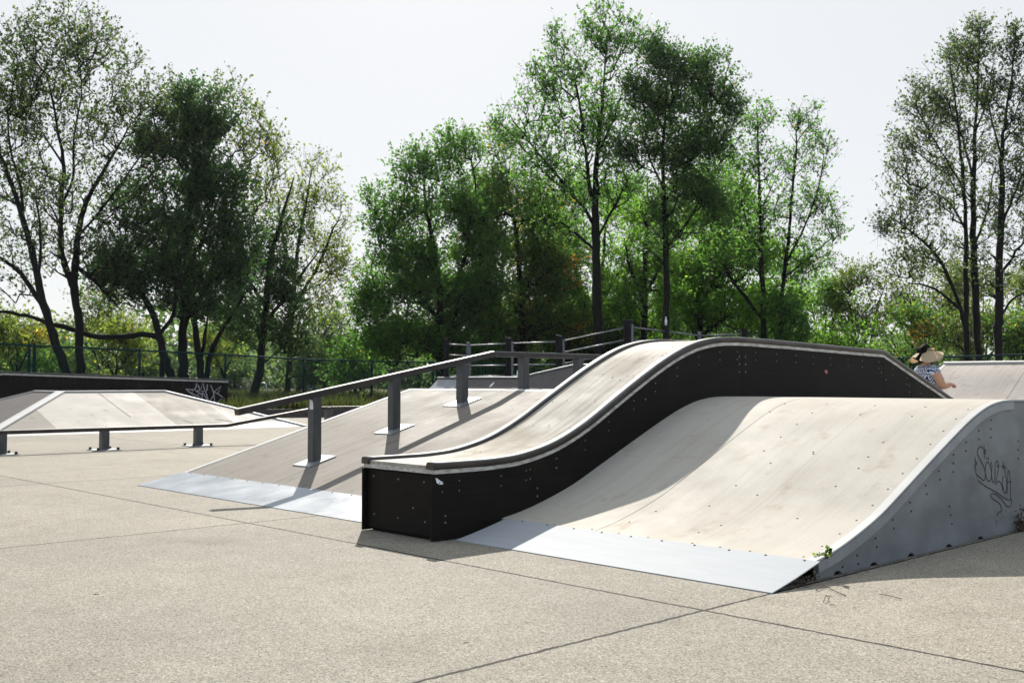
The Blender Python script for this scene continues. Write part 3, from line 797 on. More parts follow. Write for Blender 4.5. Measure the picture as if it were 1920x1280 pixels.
mb.face([q_ + nq * .012 + tq * a * .05 + sq * b_ * .12 for a, b_ in [(-1.3, -.6), (-.4, -1), (.9, -.2), (1.4, .7), (.3, 1), (-.8, .3)]])
tag(mb.build('sticker', M['sticker']), 'white sticker on the dark face of the back quarter pipe', 'sticker')

# ================================================================== FAR RIGHT BANK
fq = thing('quarter_pipe', (-9, 19, 0), 'pale sand coloured quarter pipe behind the woman at the right', 'quarter pipe')
pA = at(1771, 682.5, 20.6)
QY, QX, QZ = pA.y, pA.x, pA.z
fp = prof_smooth([(QY - 3.9, .01), (QY - 3.0, .12), (QY - 2.1, .42), (QY - 1.2, .83), (QY - .5, QZ - .2), (QY, QZ)], 5)
fp = fp + [(QY + .02, QZ + .004), (QY + 1.2, QZ)]
mb = MB(); sheet(mb, fp, QX, QX + 7.5, .02)
for x in (QX + 1.99,): pass
M['deck_far'] = m_deck('far_ramp_board', (0.40, 0.362, 0.325), 0.10, 0.2, tint=(0.33, 0.275, 0.235), lines=(('X', 1.66, .012, (.2, .16, .13), .7),))
o = mb.build('ramp_deck', M['deck_far'], fq, loc=(QX, QY, 0))
mb = MB(); mb.tube([(QX - .01, QY, QZ + .015), (QX + 7.5, QY, QZ + .015)], .035, 8); mb.build('coping_pipe', M['white_trim'], fq)
mb = MB(); sheet(mb, offset(fp[:-2], .005), QX - .012, QX + .07, .02); mb.build('edge_strip', M['white_trim'], fq)
mb = MB(); mb.prismX([(fp[0][0], .004), (QY + 1.2, .004)] + [(y, z - .022) for y, z in fp[::-1][:-1]], QX + .004, QX + .02); mb.build('side_board', M['black'], fq)

# ================================================================== CHAIN-LINK FENCES
def fence(label, stops, posts, zb):
    """stops: (px, py_top, depth) along the top rail"""
    top = [at(px, py, d) for px, py, d in stops]
    fe = thing('chain_link_fence', (top[0].x, top[0].y, zb), label, 'fence')
    mb = MB(); mb.tube(top, .03, 8); mb.build('top_rail', M['fence_green'], fe)
    def pt(s):            # s = index + fraction
        i = min(int(s), len(top) - 2); return lerp(top[i], top[i + 1], s - i)
    def px_at(px):
        for i in range(len(stops) - 1):
            if stops[i][0] <= px <= stops[i + 1][0]:
                # perspective-correct fraction
                a, b_ = stops[i], stops[i + 1]; f_ = (px - a[0]) / (b_[0] - a[0])
                w = f_ * b_[2]; f2 = f_ / b_[2] / (f_ / b_[2] + (1 - f_) / a[2]) if True else f_
                f2 = (f_ * a[2]) / (f_ * a[2] + (1 - f_) * b_[2]); return pt(i + f2)
        return top[-1]
    for p_ in posts:
        p = px_at(p_[0]); w = p_[1]
        mb = MB(); mb.tube([(p.x, p.y, zb - .05), (p.x, p.y, p.z + .03), (p.x, p.y, p.z + .07)], [w, w, w * .4], 8); mb.build('post', M['fence_green'], fe)
    # woven wire: two families of diagonal wires
    V_, F_l = [], []
    lens = [0]
    for a, b_ in zip(top, top[1:]): lens.append(lens[-1] + (b_.to_2d() - a.to_2d()).length)
    tot = lens[-1]; pitch = .085
    def P(s, h):
        s = min(max(s, 0), tot)
        for i in range(len(top) - 1):
            if s <= lens[i + 1] or i == len(top) - 2:
                f_ = (s - lens[i]) / (lens[i + 1] - lens[i]); q = lerp(top[i], top[i + 1], f_)
                return Vector((q.x, q.y, zb + (q.z - zb) * h))
    hgt = top[0].z - zb
    wv = .0035
    for sg in (1, -1):
        s = -hgt
        while s < tot + hgt:
            s0, s1 = (s, s + hgt) if sg == 1 else (s + hgt, s)
            # clip
            h0, h1 = 0.0, 1.0
            def cl(v): return (v - s0) / (s1 - s0)
            lo, hi = sorted((cl(0), cl(tot)))
            h0, h1 = max(0, lo), min(1, hi)
            if h1 > h0 + .01:
                a = P(s0 + (s1 - s0) * h0, h0); b_ = P(s0 + (s1 - s0) * h1, h1); t = (b_ - a).normalized()
                n1 = t.cross(Vector((0, 0, 1))).normalized() * wv; n2 = t.cross(n1).normalized() * wv
                i0 = len(V_)
                for c_ in (a, b_): V_.extend([c_ + n1, c_ - n1 * .5 + n2 * .87, c_ - n1 * .5 - n2 * .87])
                F_l.extend([(i0, i0 + 1, i0 + 4, i0 + 3), (i0 + 1, i0 + 2, i0 + 5, i0 + 4), (i0 + 2, i0, i0 + 3, i0 + 5)])
            s += pitch
    me = bpy.data.meshes.new('wire_netting'); me.from_pydata(V_, [], F_l); link('wire_netting', me, M['fence_green'], fe)
    return fe
fence('dark green chain-link fence along the grass behind the pyramid and platform',
      [(-60, 640, 31.5), (64, 648, 33), (262, 656.6, 35), (423, 664.7, 37.5), (569, 673.5, 40.5), (697, 677.6, 43), (1000, 683, 50), (1250, 685, 54)],
      [(-40, .04), (55, .045), (64.5, .055), (262, .045), (423, .045), (569, .045), (697, .045), (812, .045), (905, .045), (990, .045), (1070, .045), (1150, .045), (1250, .05)], .22)
fence('dark green chain-link fence behind the woman and the pale quarter pipe',
      [(1290, 685, 54.5), (1450, 680.5, 47), (1690, 671.5, 39), (1930, 664, 33.5), (2060, 660, 30)],
      [(1290, .05), (1385, .045), (1480, .045), (1590, .045), (1712, .045), (1990, .045)], .2)

# ================================================================== TREES
LEAF = {}
LEAF['green'] = m_leaf('green_leaves', (0.024, 0.058, 0.018), (0.044, 0.098, 0.028), (0.076, 0.142, 0.038), (0.20, 0.13, 0.03), .012, .58)
LEAF['bright'] = m_leaf('bright_green_leaves', (0.038, 0.086, 0.020), (0.068, 0.134, 0.029), (0.108, 0.185, 0.040), (0.20, 0.17, 0.03), .01, .64)
LEAF['dark'] = m_leaf('dark_green_leaves', (0.015, 0.035, 0.019), (0.027, 0.058, 0.028), (0.048, 0.090, 0.036), (0.18, 0.13, 0.03), .006, .48)
LEAF['mid'] = m_leaf('mid_green_leaves', (0.020, 0.044, 0.020), (0.036, 0.074, 0.030), (0.062, 0.112, 0.038), (0.18, 0.13, 0.03), .008, .54)
LEAF['olive'] = m_leaf('olive_leaves', (0.030, 0.046, 0.017), (0.052, 0.074, 0.024), (0.086, 0.108, 0.033), (0.23, 0.13, 0.03), .02, .56)
LEAF['sparse'] = m_leaf('small_sparse_leaves', (0.022, 0.038, 0.019), (0.038, 0.060, 0.026), (0.066, 0.092, 0.034), (0.17, 0.12, 0.04), .02, .46)
LEAF['rust'] = m_leaf('turning_leaves', (0.028, 0.058, 0.019), (0.048, 0.092, 0.028), (0.080, 0.128, 0.036), (0.24, 0.12, 0.035), .03, .57)
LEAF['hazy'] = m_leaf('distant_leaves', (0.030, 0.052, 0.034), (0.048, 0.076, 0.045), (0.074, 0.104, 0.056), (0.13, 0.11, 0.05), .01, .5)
LEAF['yellow'] = m_leaf('yellow_green_leaves', (0.044, 0.066, 0.020), (0.072, 0.098, 0.027), (0.110, 0.128, 0.038), (0.26, 0.17, 0.04), .02, .58)

def mesh_np(name, V, Fq, tone=None, smooth=False):
    me = bpy.data.meshes.new(name)
    nV, nF, k = len(V), len(Fq), Fq.shape[1]
    me.vertices.add(nV); me.vertices.foreach_set('co', V.astype(np.float32).ravel())
    me.loops.add(nF * k); me.loops.foreach_set('vertex_index', Fq.astype(np.int32).ravel())
    me.polygons.add(nF); me.polygons.foreach_set('loop_start', np.arange(0, nF * k, k, dtype=np.int32))
    if smooth: me.polygons.foreach_set('use_smooth', np.ones(nF, dtype=bool))
    me.update(calc_edges=True)
    if tone is not None:
        a = me.attributes.new('tone', 'FLOAT', 'POINT'); a.data.foreach_set('value', tone.astype(np.float32))
    return me

def unit(v): return v / np.maximum(np.linalg.norm(v, axis=1, keepdims=True), 1e-9)

def frusta(P0, P1, r0, r1, n):
    T = unit(P1 - P0); A = np.where(np.abs(T[:, 2:3]) < .9, np.array([[0, 0, 1.]]), np.array([[1., 0, 0]]))
    Sd = unit(np.cross(T, A)); O = np.cross(T, Sd)
    ang = np.arange(n) * 2 * np.pi / n
    ring = Sd[:, None, :] * np.cos(ang)[None, :, None] + O[:, None, :] * np.sin(ang)[None, :, None]
    V0 = P0[:, None, :] + ring * r0[:, None, None]; V1 = P1[:, None, :] + ring * r1[:, None, None]
    m = len(P0); V = np.concatenate([V0, V1], 1).reshape(-1, 3)
    base = (np.arange(m) * 2 * n)[:, None]; j = np.arange(n)[None, :]; j2 = (j + 1) % n
    Fq = np.stack([base + j, base + j2, base + n + j2, base + n + j], -1).reshape(-1, 4)
    return V, Fq

def leaf_quads(rng, C, L_, droop=0.2, along=0.0):
    m = len(C)
    ax = unit(rng.normal(size=(m, 3)) * .8 + along + np.array([0, 0, -droop])); sd = unit(np.cross(ax, rng.normal(size=(m, 3))))
    nr = np.cross(ax, sd)
    l = (L_ * rng.uniform(.65, 1.35, m))[:, None]; w = l * rng.uniform(.26, .40, (m, 1))
    a = C - ax * l * .5; c = C + ax * l * .5; mid = C - ax * l * .06 + nr * l * .08
    V = np.stack([a, mid + sd * w, c, mid - sd * w], 1).reshape(-1, 3)
    return V, np.arange(m * 4).reshape(-1, 4)

def tree(name, label, d, trunks, crowns, leaf='green', bark='bark', size=.15, seed=1, cat='tree', group=None, tip=.0085, depth_k=0.9, base_z=.3, air=None):
    """trunks: polylines of (px, py, radius px[, depth shift]); crowns: (px, py, rx, ry, clusters, leaves per cluster, spread m[, depth shift])"""
    rng = np.random.default_rng(seed); mpp = d / F
    if air is None: air = leaf == 'sparse'
    if air: tip *= .72; size *= 1.22
    th = None
    tubes = []; nodes = []; par = []; fixed = []
    for tr in trunks:
        pts = [(at(q[0], q[1], d + (q[3] if len(q) > 3 else 0)), q[2] * mpp * .70 * (1 if q[1] > 520 else .62 + .38 * max(0, (q[1] - 150)) / 370)) for q in tr]
        pts[-1] = (pts[-1][0], .018)
        if tr[0][1] > 640 or len(nodes) == 0:
            b0 = pts[0][0]; pts = [(Vector((b0.x, b0.y, base_z - .5)), pts[0][1] * 1.35), (Vector((b0.x, b0.y, base_z + .12)), pts[0][1] * 1.15)] + [q for q in pts if q[0].z > base_z + .4]
        P = catmull([q[0] for q in pts], 4); n = len(P)
        rad = []
        for i in range(n):
            s = i / 4; k = min(int(s), len(pts) - 2); rad.append(pts[k][1] + (pts[k + 1][1] - pts[k][1]) * (s - k))
        P = [p + Vector(rng.normal(0, .02, 3)) * (1 if 0 < i else 0) for i, p in enumerate(P)]
        tubes.append((P, rad))
        st = len(nodes)
        for i, p in enumerate(P):
            nodes.append(tuple(p)); par.append(st + i - 1 if i else -1); fixed.append(rad[i])
    nt_ = len(nodes)
    pos = [np.array(nodes)]
    # attractors
    att, acl = [], []
    for cr in crowns:
        cx, cy, rx, ry, nc, lp, sp = cr[:7]; dz = cr[7] if len(cr) > 7 else 0
        c = at(cx, cy, d + dz); c = np.array(c)
        nc = int(nc * (1.08 if air else .9)); nn_ = int(nc * (1.7 if air else 2.6)); rx *= 1.1 if air else 1.05; ry *= 1.1 if air else 1.05; u = rng.normal(size=(nn_, 3)); u = unit(u) * (rng.uniform(0.05, 1, (nn_, 1)) ** .42)
        lat = u[:, 0] * rx * mpp; dep = u[:, 1] * rx * mpp * depth_k; zz = u[:, 2] * ry * mpp
        p = c + np.stack([UR[0] * lat + FW[0] * dep, UR[1] * lat + FW[1] * dep, zz], 1)
        # keep an uneven subset: noise-like carving of gaps
        ph = rng.uniform(0, 6.28, 6)
        f = np.sin(p[:, 0] * 1.7 + ph[0]) + np.sin(p[:, 1] * 1.9 + ph[1]) + np.sin(p[:, 2] * 2.1 + ph[2]) + .8 * np.sin((p[:, 0] + p[:, 2]) * 3.3 + ph[3])
        order = np.argsort(-f + rng.normal(0, .55, len(f)))[:nc]
        p = p[order]; p = p[p[:, 2] > base_z + .25]
        att.append(p); acl += [(lp * LPK * (.50 if air else 1), sp * (.95 if air else 1.2))] * len(p)
    att = np.concatenate(att)
    tn = np.array(nodes)
    dt = np.min(np.linalg.norm(att[:, None, :] - tn[None, :, :], axis=2), axis=1)
    order = np.argsort(dt)
    cap = nt_ + len(att) * 14; NP = np.zeros((cap, 3)); NP[:nt_] = tn; cnt = nt_
    wt = np.zeros(cap); twig_seg = []
    for ai in order:
        a = att[ai]; dv = a - NP[:cnt]; dist = np.linalg.norm(dv, axis=1)
        hor = np.linalg.norm(dv[:, :2], axis=1)
        cost = dist + 1.1 * np.maximum(0, .75 * hor - dv[:, 2])
        k = int(np.argmin(cost)); D = dist[k]; s0 = NP[k].copy()
        m = int(min(12, max(1, round(D / .55)))); prev = k
        bow = rng.normal(0, .035 * D, 3)
        for i in range(1, m + 1):
            t = i / m
            q = s0 + (a - s0) * np.array([t, t, t ** 1.25]) + bow * math.sin(math.pi * t) + (rng.normal(0, .02, 3) if i < m else 0)
            NP[cnt] = q; par.append(prev); fixed.append(0); prev = cnt; cnt += 1
        wt[prev] += 1; twig_seg.append((ai, prev))
    NP = NP[:cnt]; par = np.array(par); w = wt[:cnt].copy()
    for i in range(cnt - 1, -1, -1):
        if par[i] >= 0: w[par[i]] += w[i]
    rad = tip * np.maximum(w, 1) ** .45
    fx = np.array(fixed)
    idx = np.arange(nt_, cnt); p_ = par[idx]
    rp = np.minimum(rad[p_], np.where(fx[p_] > 0, fx[p_] * .75, 9)); r1 = np.minimum(rad[idx], rp)
    V, Fq = frusta(NP[p_], NP[idx], rp, r1, 5)
    VS, FS, o = [V], [Fq], len(V)
    for P, rd in tubes:
        A = np.array([tuple(p) for p in P]); n = 9
        T = unit(np.gradient(A, axis=0)); ref = np.array([.3, 1, 0.1]); S_ = unit(np.cross(T, ref)); O = np.cross(T, S_)
        ang = np.arange(n) * 2 * np.pi / n
        rr_ = np.array(rd)[:, None] * (1 + .10 * rng.normal(size=(len(A), n)))
        ring = A[:, None, :] + (S_[:, None, :] * np.cos(ang)[None, :, None] + O[:, None, :] * np.sin(ang)[None, :, None]) * rr_[:, :, None]
        VS.append(ring.reshape(-1, 3)); i = np.arange(len(A) - 1)[:, None] * n; j = np.arange(n)[None, :]; j2 = (j + 1) % n
        FS.append(np.stack([i + j, i + j2, i + n + j2, i + n + j], -1).reshape(-1, 4) + o); o += len(A) * n
    # leaves: every twig ends in a few upward shoots, each carrying its leaves along its length
    C = []; TN = []; AX = []; S0 = []; S1 = []
    for ai, nd in twig_seg:
        lp, sp = acl[ai]; a = NP[nd]; b_ = NP[par[nd]] if par[nd] >= 0 else a - np.array([0, 0, .1])
        g = a - b_; g = g / (np.linalg.norm(g) + 1e-6); tone0 = rng.normal(.45, .15)
        k = int(rng.integers(2, 5)) if air else int(rng.integers(3, 6)); st = b_ + (a - b_) * rng.uniform(.1, 1.0, (k, 1))
        dr = unit(g * .55 + np.array([0, 0, .55]) + rng.normal(0, .55, (k, 3))); ln = sp * rng.uniform(1.5, 3.4, (k, 1))
        for q in range(k):
            n = max(1, int(lp / k * rng.uniform(.5, 1.5) * ln[q, 0] / (2.4 * sp)))
            t = 1.05 - .95 * rng.uniform(0, 1, (n, 1)) ** (1.5 if air else 1.15); c = st[q] + dr[q] * ln[q] * t + rng.normal(0, .07 if air else .095, (n, 3)) * (1.15 - .6 * t)
            c[:, 2:] -= .10 * ln[q] * t ** 2
            C.append(c); AX.append(np.repeat(dr[q:q + 1], n, 0)); TN.append(np.clip(rng.normal(tone0, .18, n), 0, .955))
        S0.append(st); S1.append(st + dr * ln * .9)
    C = np.concatenate(C); TN = np.concatenate(TN); AX = np.concatenate(AX)
    odd = rng.uniform(size=len(TN)) < (.012 if leaf in ('rust', 'yellow') else .0025); TN[odd] = 1.0
    if 'rust' in leaf or 'yellow' in leaf:
        # whole sprays turn colour together
        f = np.sin(C[:, 0] * 1.3 + seed) + np.sin(C[:, 1] * 1.1) + np.sin(C[:, 2] * 1.7 + 2)
        TN = np.where((f > (2.0 if leaf == 'rust' else 2.3)) & (rng.uniform(size=len(f)) < .45), 1.0, TN)
    root_p = Vector(nodes[0]); root_p.z = base_z
    root = thing(name, root_p, label, cat, group)
    S0 = np.concatenate(S0); S1 = np.concatenate(S1)
    V, Fq = frusta(S0, S1, np.full(len(S0), .0045), np.full(len(S0), .0025), 3); VS.append(V); FS.append(Fq + o)
    me = mesh_np('trunk', np.concatenate(VS), np.concatenate(FS), smooth=True); link('trunk', me, M[bark], root)
    keep = C[:, 2] > base_z + .05; C = C[keep]; TN = TN[keep]; AX = AX[keep]
    V, Fq = leaf_quads(rng, C, size * LSZ, .1, AX * .8)
    me = mesh_np('crown', V, Fq, np.repeat(TN, 4)); link('crown', me, LEAF[leaf], root)
    return len(C)

LPK = 1.22; LSZ = .92
TOT = 0
# ---- left group
TOT += tree('tree', 'tall leaning tree at the left edge, its dark trunk slanting out', 44,
  [[(130, 712, 12), (106, 650, 12), (90, 596, 11), (75, 540, 10), (62, 480, 9), (45, 420, 8), (22, 345, 7), (-6, 270, 6), (-40, 190, 4)],
   [(84, 580, 6), (50, 525, 6), (15, 492, 5), (-25, 470, 4)], [(45, 420, 5), (38, 350, 4.5), (20, 280, 4), (14, 200, 3)], [(70, 520, 4), (78, 440, 4), (64, 360, 3)]],
  [(-10, 240, 90, 150, 260, 16, .26), (40, 120, 70, 90, 150, 15, .26), (50, 400, 80, 100, 150, 14, .26), (0, 520, 60, 50, 80, 14, .26)], 'sparse', 'bark', .125, 21)
TOT += tree('tree', 'tall upright tree at the left with forked dark trunk and open airy crown', 46,
  [[(155, 712, 11), (149, 655, 11), (147, 600, 11), (141, 545, 10.5), (142, 480, 9), (150, 420, 8), (166, 370, 7), (206, 300, 5), (250, 226, 3.5)],
   [(142, 548, 7), (126, 510, 8), (113, 460, 8), (115, 380, 7), (118, 300, 6), (106, 230, 5), (90, 140, 3.5)],
   [(115, 385, 4), (138, 330, 4), (138, 260, 3.6), (152, 185, 3), (150, 110, 2.4)], [(146, 500, 5), (176, 526, 4.5), (200, 552, 4), (228, 580, 3)], [(150, 440, 4), (185, 400, 3.6), (230, 340, 3), (280, 270, 2.4)],
   [(118, 310, 3.5), (80, 250, 3), (40, 200, 2.4)]],
  [(125, 75, 95, 75, 210, 15, .26), (70, 170, 90, 90, 210, 15, .26), (190, 150, 100, 90, 240, 15, .26), (270, 175, 60, 65, 110, 13, .26), (240, 280, 85, 100, 200, 14, .26), (110, 290, 110, 110, 230, 13, .26), (190, 400, 90, 90, 150, 12, .26), (100, 430, 80, 90, 110, 12, .26), (215, 510, 60, 60, 70, 12, .26)], 'sparse', 'bark', .125, 22)
TOT += tree('tree', 'tree with curved trunk and a long low limb reaching left above the fence', 48,
  [[(322, 712, 12), (306, 665, 11), (301, 634, 10), (286, 590, 9), (264, 540, 7), (244, 480, 5), (235, 430, 3.5)],
   [(303, 648, 7), (280, 628, 7.5), (240, 630, 7), (190, 632, 7), (132, 616, 6.5), (92, 607, 6), (50, 592, 5), (0, 583, 4), (-45, 580, 3)],
   [(300, 625, 6), (325, 590, 5), (330, 540, 4.5), (320, 490, 4)]],
  [(255, 490, 75, 65, 150, 34, .30), (225, 540, 60, 40, 80, 28, .28), (290, 545, 55, 45, 80, 30, .30), (300, 450, 60, 60, 100, 30, .30), (225, 420, 45, 45, 60, 22, .3)], 'dark', 'bark', .15, 23)
TOT += tree('tree', 'dense dark green tree with thick straight trunk, darkest crown of the left group', 50,
  [[(345, 712, 13), (342, 655, 12), (345, 600, 11), (348, 540, 10), (350, 470, 8), (356, 380, 6), (364, 300, 4), (372, 220, 3)],
   [(348, 560, 6), (330, 500, 6), (315, 430, 5), (305, 350, 4)], [(350, 500, 6), (385, 440, 5), (410, 370, 4), (425, 300, 3)], [(347, 590, 5), (390, 540, 5), (430, 500, 4)]],
  [(375, 215, 62, 58, 150, 34, .33), (330, 225, 40, 40, 60, 28, .33), (300, 290, 52, 48, 110, 36, .33), (395, 290, 60, 60, 130, 34, .33), (330, 370, 70, 55, 150, 30, .33), (420, 380, 65, 70, 150, 34, .33), (345, 470, 90, 65, 210, 36, .33), (430, 480, 60, 70, 140, 36, .33), (370, 560, 85, 42, 150, 36, .30), (250, 380, 40, 40, 40, 24, .3)], 'dark', 'bark', .155, 24)
TOT += tree('tree', 'slim forked tree standing close behind the thick straight trunk', 53,
  [[(378, 712, 9), (370, 645, 9), (361, 585, 8), (346, 520, 6), (330, 450, 4)], [(388, 705, 7), (396, 662, 6.5), (420, 612, 5), (446, 572, 4), (470, 530, 3)], [(376, 690, 5), (384, 630, 4.5), (392, 580, 4)]],
  [(440, 250, 70, 85, 130, 15, .3), (490, 300, 55, 70, 90, 14, .3), (455, 400, 60, 80, 110, 18, .3), (430, 180, 40, 40, 40, 13, .3), (330, 460, 50, 50, 60, 20, .3)], 'olive', 'bark', .145, 25, air=True)
TOT += tree('tree', 'leaning tree right of the black box, low dark crown under a paler top', 57,
  [[(477, 742, 11), (487, 695, 10), (490, 645, 10), (497, 592, 9), (501, 540, 8), (511, 470, 6), (531, 400, 5), (552, 330, 3)], [(496, 605, 6), (530, 562, 5), (562, 520, 4), (602, 466, 3)], [(498, 570, 5), (470, 530, 4.5), (450, 480, 4)]],
  [(480, 520, 70, 70, 170, 34, .36), (520, 590, 60, 50, 110, 34, .36), (470, 610, 60, 40, 90, 32, .36), (530, 480, 60, 70, 110, 26, .36), (545, 640, 40, 30, 40, 26, .34)], 'dark', 'bark', .17, 26, base_z=.32)
TOT += tree('tree', 'pale olive see-through tree rising behind the leaning tree, left of the sky gap', 61,
  [[(540, 735, 7), (545, 640, 7), (550, 560, 6), (556, 480, 5), (570, 400, 4), (585, 320, 3)], [(548, 580, 5), (590, 510, 4), (620, 440, 3), (640, 400, 2)], [(552, 520, 4), (530, 440, 3.5), (520, 360, 3)]],
  [(590, 350, 48, 62, 120, 13, .33), (540, 400, 60, 80, 160, 14, .33), (620, 430, 40, 80, 120, 13, .33), (575, 500, 70, 70, 170, 14, .33), (640, 520, 45, 60, 100, 13, .33), (520, 310, 35, 50, 60, 12, .33), (600, 590, 50, 40, 80, 14, .33)], 'yellow', 'bark_brown', .145, 27, base_z=.32, air=True)
# ---- centre group
TOT += tree('tree', 'broad bright green tree left of centre with leaves down to the ground', 54,
  [[(825, 712, 11), (826, 640, 10), (826, 560, 9), (816, 480, 7), (800, 400, 5), (795, 330, 3)], [(826, 580, 6), (866, 500, 5), (880, 420, 4), (880, 340, 3)], [(824, 600, 5), (770, 530, 4), (735, 460, 3)]],
  [(740, 410, 55, 60, 120, 26, .36), (795, 345, 58, 60, 140, 26, .36), (860, 310, 50, 55, 110, 24, .36), (755, 500, 75, 70, 210, 34, .36), (850, 420, 80, 75, 230, 32, .36), (800, 580, 105, 65, 320, 40, .36), (705, 590, 40, 70, 110, 34, .36), (880, 520, 80, 80, 220, 36, .36), (770, 655, 90, 42, 200, 40, .36), (880, 640, 80, 45, 160, 38, .36), (700, 380, 20, 30, 20, 18, .3)], 'green', 'bark', .165, 31)
TOT += tree('tree', 'olive tree with orange turning sprays in the centre, left of the tall trunk', 57,
  [[(985, 712, 9), (980, 620, 9), (975, 520, 7), (965, 420, 5), (950, 330, 3)], [(978, 560, 5), (1015, 480, 4.5), (1035, 410, 3)], [(980, 600, 5), (940, 530, 4), (915, 470, 3)]],
  [(935, 310, 55, 55, 110, 22, .36), (950, 400, 70, 70, 180, 28, .36), (1010, 420, 65, 70, 160, 28, .36), (985, 510, 85, 80, 250, 36, .36), (950, 600, 85, 65, 220, 38, .36), (1040, 590, 65, 70, 180, 38, .36), (890, 470, 45, 50, 70, 24, .34), (905, 380, 50, 60, 120, 26, .36), (1040, 500, 60, 60, 150, 30, .36), (900, 560, 60, 60, 140, 32, .36)], 'rust', 'bark', .16, 32)
TOT += tree('tree', 'tallest centre tree with straight dark trunk and open crown touching the top', 50,
  [[(1122, 690, 13), (1120, 600, 13), (1118, 520, 12), (1117, 440, 11.5), (1116, 380, 10.5), (1117, 330, 9.5), (1122, 270, 8), (1128, 200, 6), (1135, 120, 4), (1142, 50, 2.5)],
   [(1116, 400, 6), (1105, 340, 6.5), (1098, 280, 5.5), (1088, 210, 4.5), (1076, 140, 3)], [(1117, 425, 5), (1080, 372, 5), (1030, 312, 4), (985, 256, 3), (955, 215, 2)],
   [(1120, 290, 5), (1150, 225, 4), (1168, 165, 3)], [(1117, 450, 4), (1150, 390, 4), (1180, 330, 3)], [(1116, 470, 4), (1070, 430, 4), (1020, 400, 3)]],
  [(1140, 55, 55, 52, 150, 15, .28), (1180, 90, 40, 60, 90, 14, .28), (1070, 105, 45, 50, 100, 15, .28), (1035, 62, 22, 20, 25, 11, .25), (1010, 165, 45, 45, 110, 16, .28), (1085, 200, 75, 70, 210, 16, .28), (960, 235, 42, 42, 80, 15, .28), (1030, 290, 75, 70, 210, 19, .28), (1160, 190, 50, 80, 150, 16, .28), (1120, 300, 70, 70, 150, 14, .28), (1060, 390, 80, 60, 170, 20, .3), (1170, 330, 50, 60, 90, 15, .28)], 'green', 'bark', .135, 33, air=True)
TOT += tree('tree', 'tall slim dark-trunked tree right of the tallest, with dense dark green crown', 47,
  [[(1250, 690, 8.5), (1250, 600, 8.5), (1249, 520, 8), (1247, 430, 7.5), (1244, 340, 6.5), (1244, 260, 5.5), (1250, 190, 4), (1254, 100, 2.5)],
   [(1246, 380, 4), (1290, 310, 4), (1325, 240, 3), (1340, 170, 2)], [(1248, 470, 4), (1300, 400, 4), (1340, 330, 3)], [(1245, 350, 3.5), (1215, 290, 3), (1195, 220, 2.4)]],
  [(1248, 100, 42, 45, 110, 20, .29), (1225, 165, 55, 55, 150, 22, .29), (1285, 150, 50, 50, 110, 18, .29), (1335, 150, 48, 50, 100, 17, .29), (1345, 215, 45, 55, 110, 18, .29), (1270, 250, 70, 65, 200, 26, .29), (1195, 270, 40, 55, 90, 18, .29), (1320, 300, 60, 65, 160, 24, .29), (1250, 340, 60, 55, 110, 20, .29), (1310, 390, 65, 60, 140, 26, .29), (1370, 200, 30, 45, 60, 15, .29), (1230, 430, 50, 50, 80, 20, .29)], 'mid', 'bark', .145, 34)
TOT += tree('tree', 'forked tree with lit yellow-green leaves between the two tall trunks', 55,
  [[(1205, 712, 8), (1207, 620, 8), (1209, 540, 7.5), (1211, 460, 6.5), (1213, 390, 5), (1214, 330, 3)], [(1208, 570, 4), (1182, 505, 4), (1170, 445, 3)], [(1209, 555, 4), (1238, 498, 4), (1256, 440, 3)]],
  [(1200, 420, 55, 60, 120, 22, .34), (1180, 500, 45, 55, 100, 24, .34), (1250, 470, 40, 60, 90, 22, .34), (1195, 585, 50, 45, 100, 28, .34), (1255, 590, 45, 50, 90, 28, .34)], 'bright', 'bark', .155, 35)
TOT += tree('tree', 'rounded bright green tree with backlit leaves above the flat of the black skate box', 60,
  [[(1314, 712, 8), (1312, 620, 8), (1311, 540, 7), (1313, 450, 5), (1320, 380, 3)], [(1312, 570, 5), (1360, 500, 4.5), (1400, 440, 3)], [(1312, 600, 4), (1270, 540, 4), (1250, 490, 3)]],
  [(1330, 430, 65, 65, 150, 32, .4), (1390, 395, 55, 60, 120, 30, .4), (1300, 520, 70, 60, 170, 34, .4), (1390, 490, 80, 65, 220, 36, .4), (1340, 590, 95, 48, 220, 38, .4), (1430, 560, 60, 55, 130, 36, .4), (1290, 380, 40, 45, 50, 22, .36)], 'bright', 'bark', .18, 36)
TOT += tree('tree', 'tree with a dark leaning limb at the right end of the centre group', 52,
  [[(1432, 712, 8), (1431, 620, 8), (1430, 540, 7), (1426, 440, 6), (1424, 340, 4.5), (1421, 240, 3), (1418, 200, 2)], [(1430, 600, 5), (1400, 560, 5), (1370, 520, 4), (1345, 470, 3)], [(1428, 480, 3), (1400, 420, 3), (1385, 360, 2.4)]],
  [(1422, 225, 32, 48, 75, 13, .27), (1405, 300, 42, 50, 90, 13, .27), (1440, 330, 40, 60, 80, 12, .27), (1425, 420, 45, 55, 90, 15, .27), (1370, 470, 55, 55, 120, 24, .3), (1450, 580, 50, 40, 90, 28, .32), (1490, 620, 40, 35, 60, 28, .32)], 'green', 'bark', .13, 37, air=True)
